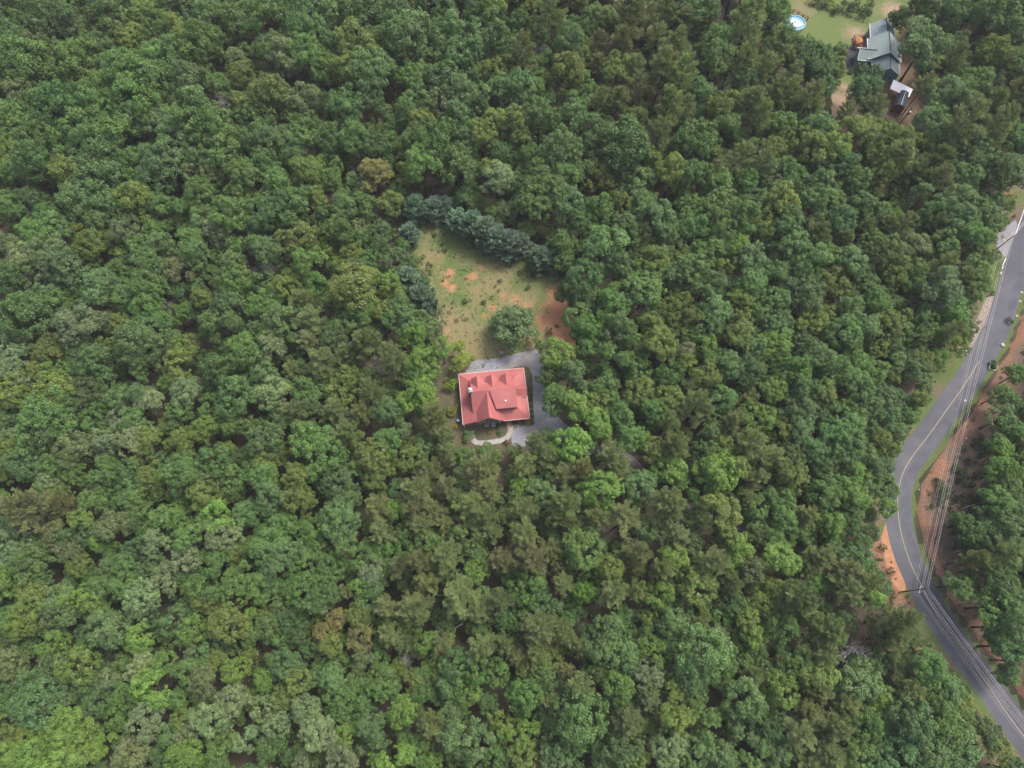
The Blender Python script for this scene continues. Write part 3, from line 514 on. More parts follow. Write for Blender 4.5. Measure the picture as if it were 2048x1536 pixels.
(1536,1152,2.479): "20 60 60y 150 120 100p 370 60 80p 480 40 70p 590 40 70d 510 110 60l 290 270 90p 60 240 80g 20 200 50y 620 220 100p 720 200 50p 240 380 80p 590 310 80p 650 280 60p 140 440 70g 230 480 90y 400 380 75x 480 430 50d 420 530 100b 760 370 60b 790 450 90g 860 430 60b 640 490 60w 60 560 80l 240 560 70p 380 640 80p 550 600 70l 700 580 70p 930 560 80b 880 600 80b 200 680 80p 60 760 70d 320 740 90p 470 740 80g 620 720 70b 700 720 100b 860 720 100g 540 680 60l 150 780 80p 430 880 80g 560 870 70d 640 900 90b 800 880 90b 940 850 100b 1090 790 80b 1140 860 60y 300 900 80p 30 880 70b 200 940 70p 960 40 80g 1150 40 90d 1130 150 100g 1210 190 90b 1150 250 80b 1180 350 90b 1240 420 70b 1230 490 55g 1240 100 70d",
}
trees = []      # x, y, R, zc, kind
import re
for (ox, oy, sc), txt in TILES.items():
    for a, b, r, k in re.findall(r'(\d+) (\d+) (\d+)([a-z])', txt):
        px, py, rp = ox + int(a) / sc, oy + int(b) / sc, int(r) / sc
        zc = 9.5
        for _ in range(3):
            R = rp * depth_at(px, py, zc) / FPX
            zc = {'c': .95 * R + .3, 'x': 5.0}.get(k, min(5.2 + 1.35 * R, 12.5) * (1.08 if k == 'p' else 1))
        R = max(R, 1.6)
        zc *= 1 + .10 * rng.normal() if k not in 'cx' else 1
        x, y = W(px, py, zc)
        x, y = W(px, py, zc + hz(x, y)); 
        X_, Y_ = np.array([x]), np.array([y]); near = poly_dist(X_, Y_, ROAD)[0][0] < 16 or poly_dist(X_, Y_, CLEAR, True)[0][0] < 9 or math.hypot(x + 4.4, y - 56) < 20 or math.hypot(x - 108.5, y - 163) < 24
        trees.append([x, y, R * (1.2 if k == 'c' else .98 if near else 1.14), zc, k])

def landmark(x, y):
    X, Y = np.array([x]), np.array([y])
    if math.hypot(x - 108.5, y - 163) < 32: return 'near the green-roofed house'
    if math.hypot(x + 4.4, y - 56) < 19: return 'beside the red-roofed house'
    d = road_sd(X, Y)[0]
    if 0 < d < 60: return 'above the clay bank'
    if -16 < d <= 0: return 'on the inner roadside'
    if poly_dist(X, Y, CLEAR, True)[0][0] < 9: return 'edging the grassy clearing'
    if poly_dist(X, Y, DRIVE)[0][0] < 9: return 'beside the gravel driveway'
    if y > 92 and x > 30: return 'toward the green-roofed house'
    if x > 0 and y > 30: return 'between house and road'
    if y < 40 and x > -15: return 'in the front pinewood'
    return 'in the chimney-side woods'
region = landmark
NEAR = {'g': 'green', 'd': 'dark', 'b': 'bluish', 'y': 'yellowish', 'l': 'lime', 's': 'silvery', 'o': 'rusty', 'p': 'pine', 'w': 'brownish', 'c': 'conifer', 'x': 'dead'}
TA = []
def beside(x, y, k):
    if not TA: TA.append((np.array([(t[0], t[1]) for t in trees]), [t[4] for t in trees]))
    P, K = TA[0]; d = np.hypot(P[:, 0] - x, P[:, 1] - y); ws = []
    for i in np.argsort(d)[1:9]:
        w = NEAR[K[i]]
        if w not in ws and d[i] < 14: ws.append(w)
        if len(ws) == 2: break
    if not ws: return ''
    return 'beside a ' + ws[0] + ' tree' if len(ws) == 1 else f'between a {ws[0]} and a {ws[1]} tree'
def place_tree(x, y, R, zc, k, i):
    z0 = hz(x, y); rz = rng.uniform(0, 6.28)
    jit = np.clip(1 + rng.normal(size=3) * .04 + rng.normal() * .10, .6, 1.5)
    col = tuple(float(c) for c in np.array(KCOL.get(k, (1, 1, 1))) * jit) + (1.0,)
    reg = region(x, y); bs = beside(x, y, k); size = 'huge' if R > 5.3 else 'large' if R > 4.3 else 'small' if R < 2.9 else 'mid-sized'
    if k == 'x':
        o = link('dead_tree', DEAD[i % len(DEAD)]); o.location = (x, y, z0); hh = max(8.5, 2.3 * R); o.scale = (R * 1.25, R * 1.25, hh * .62); o.rotation_euler.z = rz
        tag(o, f'{size} leafless grey dead tree {bs} {reg}'.replace('  ', ' '), 'dead tree', 'bare dead trees among the green crowns'); return
    if k == 'c':
        root = empty('conifer_tree', (x, y, z0), rz); me, tr = HEDGE[i % len(HEDGE)]
        tag(root, f'{size} dense blue-green conifer {bs} {reg}'.replace('  ', ' '), 'conifer', f'blue-green conifers {reg}')
    elif k == 'p':
        root = empty('pine_tree', (x, y, z0), rz); me, tr = PINES[i % len(PINES)]
        tag(root, f'{size} olive feathery pine {bs} {reg}'.replace('  ', ' '), 'pine tree', f'pines {reg}')
    else:
        nm = {'y': 'yellow_green_tree', 'l': 'yellow_green_tree', 'o': 'yellow_green_tree', 's': 'silver_leaved_tree'}.get(k, 'broadleaf_tree')
        root = empty(nm, (x, y, z0), rz); me, tr = BROAD[i % len(BROAD)]
        tag(root, f'{size} {KWORD[k]} broadleaf tree {bs} {reg}'.replace('  ', ' '), 'tree', f'{KWORD[k]} broadleaf trees {reg}')
    c = link('crown', me, root); c.location = (0, 0, zc); az = rng.uniform(.9, 1.2)
    c.scale = (R * rng.uniform(.93, 1.07), R * rng.uniform(.93, 1.07), R * az * (1.0 if k != 'p' else 1.15)); c.color = col
    t = link('trunk', tr, root); t.scale = (R, R, zc)

# which stand as single trees, which join the forest mass
KIND = lambda k: {'y': 'Y', 'l': 'Y', 'o': 'Y', 's': 'S', 'p': 'P', 'x': 'X', 'c': 'C'}.get(k, 'B')
trees.sort(key=lambda t: -(t[2] / math.sqrt(t[0] ** 2 + t[1] ** 2 + (CAM_H - t[3]) ** 2)))
count = {}; mass = []
for i, t in enumerate(trees):
    kk = KIND(t[4]); count[kk] = count.get(kk, 0) + 1
    if count[kk] <= 300: place_tree(*t, int(rng.integers(0, 10000)))
    else: mass.append(t)

# ---- forest filler: lower trees in the gaps and the woods beyond the frame
PX = np.array([[t[0], t[1], t[2]] for t in trees])
def blocked(x, y, m):
    X, Y = np.array([x]), np.array([y])
    if in_poly(X, Y, CLEAR)[0] or in_poly(X, Y, LAWN)[0] or in_poly(X, Y, NBR)[0] or in_poly(X, Y, YARD)[0]: return True
    d = road_sd(X, Y)[0]
    if -5.0 < d < 11 + m: return True
    if math.hypot(x - 109, y - 146) < 12 + m: return True
    if poly_dist(X, Y, DRIVE)[0][0] < 2.6 + m: return True
    if poly_dist(X, Y, CLEAR, True)[0][0] < m or poly_dist(X, Y, LAWN, True)[0][0] < m: return True
    return False
def screen(x, y, z):      # where a crown shows in the survey picture
    dy, dz = y, z - CAM_H; dep = dy * math.cos(PITCH) - dz * math.sin(PITCH); up = dy * math.sin(PITCH) + dz * math.cos(PITCH)
    return 1024 + FPX * x / dep, 768 - FPX * up / dep
ROADPX = catmull(road_px, 4)
OPEN = [(1555, 0, 1690, 85), (1685, 25, 1832, 245), (1650, 150, 1710, 240), (1700, -60, 1800, 40)]
def hides(x, y, z):
    px, py = screen(x, y, z)
    if poly_dist(np.array([px]), np.array([py]), ROADPX)[0][0] < 50: return True
    return any(a - 8 < px < c + 8 and b - 8 < py < d + 8 for a, b, c, d in OPEN)
fill = []
FA = np.zeros((9000, 3)); nf = 0
sub = []
for gxv in np.arange(-215, 235, 3.6):
    for gyv in np.arange(-55, 245, 3.6):
        x = gxv + rng.uniform(-1.6, 1.6); y = gyv + rng.uniform(-1.6, 1.6)
        if abs(x) > 150 + .28 * max(y, 0) + 12: continue
        d = np.hypot(PX[:, 0] - x, PX[:, 1] - y); rel = (d / PX[:, 2]).min()
        if nf:
            F = FA[max(0, nf - 400):nf]; df = (np.hypot(F[:, 0] - x, F[:, 1] - y) / F[:, 2]).min()
        else: df = 9
        outside = rel > 1.9
        if rel > .82 and df > (1.05 if outside else .95) and not blocked(x, y, 2.6):
            R = rng.uniform(2.9, 4.4) if outside else rng.uniform(1.7, 2.7)
            rd = road_sd(np.array([x]), np.array([y]))[0]
            if -14 < rd < 0: R = min(R, max(1.6, -rd - 3.6))
            if hides(x, y, 7) or -5.4 < rd < 13: continue
            fill.append([x, y, R, (5.2 + 1.35 * R) * (1 if outside else rng.uniform(.62, .92)), 'gdbgy'[int(rng.integers(0, 5))]]); FA[nf] = (x, y, R); nf += 1
        elif rel > .4 and rng.uniform() < .8 and not blocked(x, y, .3): sub.append((x, y, rng.uniform(.8, 2.3)))
mass += [f[:5] for f in fill]

def scatter(name, protos, pts, label, cat):
    """one forest-mass object: points that carry instances of tree meshes (geometry nodes)"""
    coll = bpy.data.collections.new(name + '_models')
    for i, me in enumerate(protos):
        ob = bpy.data.objects.new(f'{name}_model', me); coll.objects.link(ob)
    me = bpy.data.meshes.new(name); me.from_pydata([(p[0], p[1], p[2]) for p in pts], [], [])
    add_attr(me, 'rz', [p[3] for p in pts]); add_attr(me, 'sc', [p[4] for p in pts])
    a = me.attributes.new('pick', 'INT', 'POINT'); a.data.foreach_set('value', [int(p[5]) for p in pts])
    a = me.attributes.new('tint', 'FLOAT_COLOR', 'POINT'); a.data.foreach_set('color', np.array([(*p[6], 1.0) for p in pts], np.float32).ravel())
    o = link(name, me); tag(o, label, cat, kind='stuff')
    ng = bpy.data.node_groups.new(name, 'GeometryNodeTree')
    ng.interface.new_socket('Geometry', in_out='INPUT', socket_type='NodeSocketGeometry'); ng.interface.new_socket('Geometry', in_out='OUTPUT', socket_type='NodeSocketGeometry')
    gi = ng.nodes.new('NodeGroupInput'); go = ng.nodes.new('NodeGroupOutput'); ip = ng.nodes.new('GeometryNodeInstanceOnPoints')
    ci = ng.nodes.new('GeometryNodeCollectionInfo'); ci.inputs[0].default_value = coll; ci.inputs['Separate Children'].default_value = True; ci.inputs['Reset Children'].default_value = True
    def attr(nm, ty):
        n = ng.nodes.new('GeometryNodeInputNamedAttribute'); n.data_type = ty; n.inputs['Name'].default_value = nm; return n.outputs['Attribute']
    cx = ng.nodes.new('ShaderNodeCombineXYZ'); k = ng.links.new
    k(gi.outputs[0], ip.inputs['Points']); k(ci.outputs[0], ip.inputs['Instance']); ip.inputs['Pick Instance'].default_value = True
    k(attr('pick', 'INT'), ip.inputs['Instance Index']); k(attr('rz', 'FLOAT'), cx.inputs[2])
    er = ng.nodes.new('FunctionNodeEulerToRotation'); k(cx.outputs[0], er.inputs[0]); k(er.outputs[0], ip.inputs['Rotation'])
    k(attr('sc', 'FLOAT'), ip.inputs['Scale']); k(ip.outputs[0], go.inputs[0])
    md = o.modifiers.new('scatter', 'NODES'); md.node_group = ng
    return o
def joined(crown, trunk, zc):
    bm = bmesh.new(); me = bpy.data.meshes.new('forest_tree')
    n1 = len(crown.vertices); co = np.zeros(n1 * 3, np.float32); crown.vertices.foreach_get('co', co); co = co.reshape(-1, 3); co[:, 2] += zc
    v2 = [(v.co.x, v.co.y, v.co.z * zc) for v in trunk.vertices]
    verts = np.concatenate([co, np.array(v2, np.float32)]); nq = len(crown.polygons)
    lp = list(range(4 * nq)); st = list(range(0, 4 * nq, 4)); mi = [0] * nq
    for p in trunk.polygons: st.append(len(lp)); lp += [n1 + v for v in p.vertices]; mi.append(1)
    me.vertices.add(len(verts)); me.vertices.foreach_set('co', verts.ravel()); me.loops.add(len(lp)); me.loops.foreach_set('vertex_index', lp)
    me.polygons.add(len(st)); me.polygons.foreach_set('loop_start', st); me.update(calc_edges=True)
    me.materials.append(LEAF_I); me.materials.append(BARK); me.polygons.foreach_set('material_index', mi)
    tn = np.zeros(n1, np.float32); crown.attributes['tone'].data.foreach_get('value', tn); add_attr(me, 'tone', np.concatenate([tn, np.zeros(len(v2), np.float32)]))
    bm.free(); return me
FT = [joined(c, t, 2.5) for c, t in BROAD[:9]]
pts = []
for (x, y, R, zc, k) in mass:
    jit = np.clip(1 + rng.normal(size=3) * .04 + rng.normal() * .1, .6, 1.5)
    z = hz(x, y) + zc - 2.5 * R; pts.append((x, y, min(z, hz(x, y)), rng.uniform(0, 6.28), R, rng.integers(0, 9), np.array(KCOL[k]) * jit))
scatter('forest', FT, pts, 'unbroken mass of smaller green trees filling the woods between the single crowns', 'forest')
US = []
for i in range(4):
    p, n, s, t, lob = broadleaf_arrays(900 + i, 6, 6, 14, .75, .5); me = leaves_mesh('bush', p + np.array([0, 0, .5]), n, s * 2.4, t); me.materials.append(LEAF_I); US.append(me)
pts = [(x, y, hz(x, y), rng.uniform(0, 6.28), s, rng.integers(0, 4), np.array(KCOL['ggd'[int(rng.integers(0, 3))]]) * rng.uniform(.85, 1.2)) for x, y, s in sub]
scatter('undergrowth', US, pts, 'low green undergrowth on the dark forest floor', 'undergrowth')
# weeds in clearing, verge and bank
pts = []
cb = [(min(p[0] for p in CLEAR), max(p[0] for p in CLEAR)), (min(p[1] for p in CLEAR), max(p[1] for p in CLEAR))]
for _ in range(2000):
    x = rng.uniform(*cb[0]); y = rng.uniform(*cb[1])
    if not in_poly([x], [y], CLEAR)[0]: continue
    cl = clay_b(np.array([x]), np.array([y]))[0]; ed = poly_dist(np.array([x]), np.array([y]), CLEAR, True)[0][0]
    if rng.uniform() < cl * 1.3: continue
    gr = mnoise.noise(Vector((x * .25, y * .25, 0)))
    if gr < -.15 and rng.uniform() < .6: continue
    big = ed < 2.5 and y > 75 and rng.uniform() < .5
    s = rng.uniform(.5, 1.0) if big else rng.uniform(.10, .30) if rng.uniform() < .93 else rng.uniform(.4, .7)
    c = np.array((.12, .165, .055)) if rng.uniform() < .5 else np.array((.21, .20, .085))
    pts.append((x, y, .02, rng.uniform(0, 6.28), s, rng.integers(0, 4), c * rng.uniform(.8, 1.2)))
P2 = np.array(ROAD); T2 = np.gradient(P2, axis=0); T2 /= np.linalg.norm(T2, axis=1)[:, None]
for _ in range(1500):
    i = int(rng.integers(0, len(P2))); nn = np.array([-T2[i, 1], T2[i, 0]])
    side = rng.uniform() < .75; o = rng.uniform(6.5, 16) if side else -rng.uniform(4.2, 9)
    o = o if not (side and rng.uniform() < .5) else rng.uniform(11, 17)
    x, y = P2[i] + nn * o + rng.uniform(-2, 2, 2)
    if not (4.5 < road_sd(np.array([x]), np.array([y]))[0] < 18 or -10 < road_sd(np.array([x]), np.array([y]))[0] < -4): continue
    s = rng.uniform(.15, .5) if rng.uniform() < .85 else rng.uniform(.6, 1.2)
    pts.append((x, y, hz(x, y), rng.uniform(0, 6.28), s, rng.integers(0, 4), np.array((.075, .11, .042)) * rng.uniform(.7, 1.2)))
scatter('weeds', US, pts, 'low weeds and grass tufts in the clearing and on the road banks', 'weeds')

# ================================================================== single shrubs
def shrub(px, py, r, col, label, z=0.0, hs=1.0, name='shrub', cat='shrub', group=None, lift=.55):
    zc = r * lift * hs; x, y = W(px, py, zc + .05)
    root = empty(name, (x, y, hz(x, y)), rng.uniform(0, 6.28)); tag(root, label, cat, group)
    c = link('foliage', SHRUB[int(rng.integers(0, 6))], root); c.location = (0, 0, zc); c.scale = (r, r, r * hs); c.color = (*col, 1)
    b = MB(); b.tube((0, 0, 0), (0, 0, zc), .05, .03, 5); b.build('stem', BARK, root); return root
LIME = (.19, .27, .035)
# round lime tree by the drive
def named_tree(px, py, R, zc, col, label, proto=0, flat=1.0, name='ornamental_tree'):
    x, y = W(px, py, zc); root = empty(name, (x, y, 0), 1.0); tag(root, label, 'tree')
    c = link('crown', BROAD[proto][0], root); c.location = (0, 0, zc); c.scale = (R, R, R * flat); c.color = (*col, 1)
    t = link('trunk', BROAD[proto][1], root); t.scale = (R, R, zc)
named_tree(921, 712, 3.1, 3.6, LIME, 'round lime-green ornamental tree at the corner of the gravel pad', 2, .8)
named_tree(1029, 657, 5.6, 5.2, (.105, .175, .065), 'spreading grey-green tree standing alone in the clearing beside the pad', 5, .85, 'broadleaf_tree')
named_tree(1117, 712, 4.2, 8.5, (.170, .270, .060), 'pale lime-topped tree at the clearing end of the driveway', 4, 1.15, 'yellow_green_tree')
named_tree(1141, 888, 4.7, 9.0, (.145, .275, .048), 'vivid green round tree where the driveway leaves the gravel pad', 7, .95, 'yellow_green_tree')
shrub(902, 770, 2.0, (.15, .25, .03), 'bright green round shrub against the red-roofed house', hs=1.1)
shrub(906, 820, 1.6, (.20, .22, .035), 'yellow-green round shrub beside the chimney wall')
shrub(910, 853, .8, (.30, .24, .05), 'small golden shrub beside the blue barrel')
shrub(936, 872, 1.7, (.085, .17, .05), 'spreading green bush at the end of the concrete walk', hs=.9)
shrub(1000, 850, 1.1, (.07, .13, .035), 'green shrub under the front gable wall', hs=.8)
shrub(1000, 864, 1.0, (.10, .17, .06), 'pale green shrub inside the curve of the walk', hs=.7)
shrub(980, 866, .55, (.17, .24, .04), 'tiny yellow-green shrub in the front lawn bed')
shrub(989, 916, 1.8, (.16, .29, .035), 'vivid lime-green bush below the concrete walk', hs=1.1)
shrub(1012, 887, .8, (.08, .10, .045), 'dull green shrub at the outer edge of the walk')
shrub(1030, 846, .85, (.055, .10, .035), 'clipped dark shrub next to the brick steps', hs=.9)
shrub(1044, 844, .85, (.055, .10, .035), 'clipped dark shrub at the porch corner by the drive', hs=.9)
shrub(1098, 664, 1.2, (.06, .11, .035), 'lone dark green shrub on the bare clay', hs=1.1)
shrub(1115, 652, .7, (.075, .12, .04), 'tiny green shrub on the bare clay')
for px, py, r in ((858, 528, .8), (862, 531, .6), (890, 500, .9), (885, 488, .7), (870, 470, .8), (1000, 562, .7), (968, 604, .7), (930, 602, .9), (1055, 575, .8), (1068, 548, 1.0), (1040, 545, .8), (1055, 535, 1.1), (1018, 528, .9)):
    shrub(px, py, r, (.08, .13, .04), 'low green bush growing in the grassy clearing', group='bushes scattered in the clearing', name='bush', cat='bush')
for k in range(7): shrub(1060 + .9 * k, 778 + 11 * k, .5, (.06, .11, .035), 'small foundation shrub along the driveway wall of the red-roofed house', group='foundation shrubs', cat='shrub')
hedge_px = [(1645, 8, 1.8), (1660, 6, 2.0, 1), (1672, 22, 1.5), (1690, 12, 2.0), (1705, 18, 2.0), (1715, 10, 1.7), (1728, 28, 1.6), (1733, 20, 1.8), (1630, 2, 1.6), (1742, 8, 1.4)]
for h in hedge_px:
    shrub(h[0], h[1], h[2], LIME if len(h) > 3 else (.075, .13, .04), 'bright yellow-green shrub in the hedge row above the lawn' if len(h) > 3 else 'green shrub in the hedge row behind the lawn fence',
          group=None if len(h) > 3 else 'hedge row behind the lawn', hs=1.1)
bank = [(1950, 888, 1.4), (1925, 900, 1.0), (1918, 950, 1.7), (1948, 950, 1.3), (1905, 940, 1.0), (1880, 985, 1.8), (1872, 965, 1.2), (1960, 905, 1.3), (1930, 925, 1.0), (1876, 1005, 1.3), (1986, 728, 1.2), (1936, 698, 1.1), (1934, 678, 1.6), (2020, 640, 1.0)]
for px, py, r in bank: shrub(px, py, r, (.05, .10, .035), 'dark green bush growing on the red clay bank', group='bushes on the clay bank', name='bush', cat='bush')

# ================================================================== red-roofed house
hx, hy, hr = HOUSE
hs = empty('red_roofed_house', (hx, hy, 0), hr); tag(hs, 'house with red metal roof, three dormers and wraparound porch beside the clearing', 'house')
EX, EY, EZ, PS = 7.95, 6.45, 2.9, .45
def roof(name, slopes, m=M_RED, parent=hs, th=.12, step=.6):
    b = MB()
    for pts, ax in slopes: b.slab(pts, th); b.ribs(pts, ax, step)
    return b.build(name, m, parent)
ix, iy = EX - 2.9, EY - 2.9; iz = EZ + 2.9 * PS
roof('porch_roof', [([(-EX, EY, EZ), (EX, EY, EZ), (ix, iy, iz), (-ix, iy, iz)], 0), ([(EX, EY, EZ), (EX, -EY, EZ), (ix, -iy, iz), (ix, iy, iz)], 1),
                    ([(EX, -EY, EZ), (1.0, -EY, EZ), (1.0, -iy, iz), (ix, -iy, iz)], 0), ([(-EX, -EY, EZ), (-EX, EY, EZ), (-ix, iy, iz), (-ix + .9, iy, iz + .4), (-ix + .9, -EY, iz + .4)], 1)])
RZ = 7.6
roof('main_roof', [([(-5.35, 0, RZ), (5.35, 0, RZ), (5.35, 4.75, RZ - .8 * 4.75), (-5.35, 4.75, RZ - .8 * 4.75)], 0),
                   ([(5.35, 0, RZ), (-5.35, 0, RZ), (-5.35, -4.1, RZ - .8 * 4.1), (5.35, -4.1, RZ - .8 * 4.1)], 0)])
sh = MB(); sp = [(5.3, -.05, RZ + .03), (-.9, -.05, RZ + .03), (.25, -4.35, 5.95), (5.3, -4.35, 5.95)]; sh.slab(sp, .14); sh.ribs(sp, 0)
sh.build('shed_dormer_roof', M_RED, hs)
MB().box(.45, 5.05, -4.0, -3.9, 3.6, 5.82).build('shed_dormer_wall', M_LOG, hs)
for x in (1.5, 2.9, 4.2):
    w = MB().box(x - .4, x + .4, -4.03, -4.0, 4.55, 5.5).build('window', M_WHITE, hs); MB().box(x - .32, x + .32, -4.045, -4.03, 4.63, 5.42).build('pane', M_GLASS, w)
WR = (-1.6, 7.35)
roof('wing_roof', [([(-1.6, -6.7, 7.35), (-1.6, .2, 7.35), (-4.85, .2, 7.35 - 3.25 * 1.0), (-4.85, -6.7, 7.35 - 3.25 * 1.0)], 1),
                   ([(-1.6, .2, 7.35), (-1.6, -6.7, 7.35), (2.2, -6.7, 7.35 - 3.8 * 1.17), (2.2, .2, 7.35 - 3.8 * 1.17)], 1)])
b = MB(); b.box(-5.1, 5.1, -3.9, 3.9, 0, 4.2); b.build('wall', M_LOG, hs)
b = MB()
for x in (-5.12, 5.0): b.slab([(x, -3.9, 4.15), (x + .12, -3.9, 4.15), (x + .12, 0, 7.4), (x, 0, 7.4)], .05); b.poly([(x, -3.9, 4.1), (x, 3.9, 4.1), (x, 0, 7.4)]); b.poly([(x + .12, -3.9, 4.1), (x + .12, 3.9, 4.1), (x + .12, 0, 7.4)])
b.build('gable_end', M_LOG, hs)
b = MB(); b.box(-4.4, 1.2, -6.2, -3.95, 0, 3.3)
b.v += [(-4.4, -6.2, 3.3), (1.2, -6.2, 3.3), (1.2, -6.2, 3.9), (-1.6, -6.2, 7.1), (-4.4, -6.2, 4.3)]; n = len(b.v); b.f.append([n - 5, n - 4, n - 3, n - 2, n - 1])
b.build('gable_wall', M_SIDING, hs)
w = MB().box(-2.5, -.7, -6.24, -6.2, 3.9, 5.1).build('window', M_WHITE, hs)
for k in range(3): MB().box(-2.42 + k * .57, -1.92 + k * .57, -6.26, -6.24, 3.98, 5.02).build('pane', M_GLASS, w)
w = MB().box(-3.6, -2.6, -6.24, -6.2, .8, 2.2).build('window', M_WHITE, hs); MB().box(-3.5, -2.7, -6.26, -6.24, .9, 2.1).build('pane', M_GLASS, w)
d = MB().box(.9, 1.9, -4.0, -3.9, .3, 2.4).build('door', M_WHITE, hs); MB().box(1.75, 1.82, -4.05, -4.0, 1.2, 1.35).build('handle', M_STEEL, d)
MB().box(.55, .95, -6.5, -6.2, 2.4, 2.6).build('wall_light', M_WHITE, hs)
for dx in (-3.6, -.15, 3.27):
    b = MB(); yf, rz_, hw, ez = 4.05, 6.85, 1.38, 5.45; yb = (RZ - rz_) / .8 - .1; ye = (RZ - ez) / .8 - .1
    for sgn in (-1, 1):
        pts = [(dx, yf, rz_), (dx, yb, rz_), (dx + sgn * hw, ye, ez), (dx + sgn * hw, yf, ez)]; b.slab(pts, .08); b.ribs(pts, 1)
    dm = b.build('dormer_roof', M_RED, hs)
    b = MB(); b.box(dx - 1.15, dx + 1.15, 2.2, 3.8, 4.3, 5.55); b.poly([(dx - 1.15, 3.8, 5.55), (dx + 1.15, 3.8, 5.55), (dx, 3.8, 6.7)]); dw = b.build('dormer_wall', M_LOG, hs)
    w = MB().box(dx - .45, dx + .45, 3.8, 3.84, 4.85, 5.85).build('window', M_WHITE, hs); MB().box(dx - .37, dx + .37, 3.84, 3.86, 4.93, 5.77).build('pane', M_GLASS, w)
roof('side_gable_roof', [([(5.2, .45, 5.0), (8.0, .45, 5.0), (8.0, 1.95, 3.75), (5.2, 1.95, 3.75)], 0), ([(8.0, .45, 5.0), (5.2, .45, 5.0), (5.2, -1.1, 3.75), (8.0, -1.1, 3.75)], 0)])
b = MB(); b.box(5.4, 7.98, -1.16, -1.10, 3.62, 3.77); b.build('side_gable_trim', M_PALE_RED, hs)
b = MB(); b.box(5.3, 7.7, -.85, 1.7, 3.0, 3.7); b.poly([(7.7, -.85, 3.7), (7.7, 1.7, 3.7), (7.7, .45, 4.85)]); b.build('side_gable_wall', M_LOG, hs)
b = MB()
for q in ((-EX - .08, EX + .08, EY, EY + .1), (1.9, EX + .08, -EY - .1, -EY), (EX, EX + .1, -EY - .1, EY + .1), (-EX - .1, -EX, -EY, EY + .1)): b.box(*q, EZ - .12, EZ + .04)
b.build('gutter', M_PALE_RED, hs)
ch = MB().box(-5.85, -4.95, -.25, .75, 0, 8.1).build('chimney', M_STONE, hs)
MB().box(-5.92, -4.88, -.32, .82, 8.1, 8.25).build('chimney_cap', M_CONC, ch)
b = MB(); b.tube((-5.4, .25, 8.25), (-5.4, .25, 8.75), .2, .2, 10); b.tube((-5.4, .25, 8.75), (-5.4, .25, 8.95), .34, .12, 10); b.build('flue', M_WHITE, ch)
b = MB(); b.tube((2.6, -2.85, 6.2), (2.6, -2.85, 6.9), .09, .09, 8); b.tube((2.6, -2.85, 6.9), (2.6, -2.85, 7.0), .2, .2, 8); b.build('vent_pipe', M_WHITE, hs)
MB().box(-7.6, 7.6, -6.1, 6.1, .02, .3).build('porch_floor', M_TIMBER, hs)
px_ = [(-7.5, y) for y in (-6, -3.6, -1.2, 1.2, 3.6, 6)] + [(7.5, y) for y in (-6, -3, 0, 3, 6)] + [(x, 6) for x in (-4.5, -1.5, 1.5, 4.5)] + [(x, -6) for x in (2.6, 5)]
for x, y in px_: MB().box(x - .09, x + .09, y - .09, y + .09, .3, 2.98).build('porch_post', M_LOG, hs)
MB().box(-7.75, -7.65, -6.6, -6.5, .1, 2.85).build('downspout', M_WHITE, hs)

def hw_(x, y, z=0):
    c, s = math.cos(hr), math.sin(hr); return (hx + x * c - y * s, hy + x * s + y * c, z)
# front walk, brick steps, mulch bed, condensers, barrel
WALK = catmull([W(*p) for p in [(943, 862), (944, 874), (950, 883), (962, 886), (985, 884), (1005, 880), (1016, 873), (1021, 862), (1022, 852)]], 5)
wk = tag(strip('concrete_walk', WALK, [-.62, .62], lambda X, Y, O: .06 + 0 * X, M_CONC), kind='structure')
br = empty('brick_steps', (*W(1022, 850), 0), hr); tag(br, 'pinkish brick steps and landing between porch and gravel pad', 'steps')
nb = 0
b = MB().box(-1.0, 1.3, -.7, 3.0, 0, .07); b.build('base', M_CONC, br)
for i in range(6):
    for j in range(8):
        b = MB().box(-.95 + i * .38, -.62 + i * .38, -.62 + j * .45, -.24 + j * .45, .05, .10 + .02 * ((i * j) % 3)); b.build('brick', M_BRICK, br); nb += 1
for i in range(4):
    for j in range(3): MB().box(1.38 + i * .42, 1.74 + i * .42, -.3 + j * .42, .06 + j * .42, 0, .12 + .02 * ((i + j) % 2)).build('brick', M_BRICK, br)
for px in (973, 987):
    x, y = W(px, 851, .4); u = empty('air_conditioner', (x, y, 0), hr); tag(u, 'grey air conditioner unit with white frame standing under the front gable', 'air conditioner', 'air conditioners under the gable')
    MB().box(-.4, .4, -.4, .4, .0, .78).build('cabinet', M_DARKROOF, u)
    b = MB()
    for q in ((-.42, .42, -.42, -.34), (-.42, .42, .34, .42), (-.42, -.34, -.42, .42), (.34, .42, -.42, .42)): b.box(*q, .76, .84)
    b.build('frame', M_WHITE, u); b = MB(); b.tube((0, 0, .78), (0, 0, .84), .16, .16, 10); b.build('fan_hub', M_STEEL, u)
x, y = W(916.5, 842, .4); u = empty('barrel', (x, y, 0)); tag(u, 'blue plastic barrel standing beside the red-roofed house', 'barrel')
b = MB(); b.tube((0, 0, 0), (0, 0, .45), .36, .42, 14); b.tube((0, 0, .45), (0, 0, .9), .42, .36, 14); b.build('drum', M_BLUE, u)
b = MB(); b.tube((0, 0, .9), (0, 0, .94), .34, .34, 14); b.build('lid', M_WATER, u)
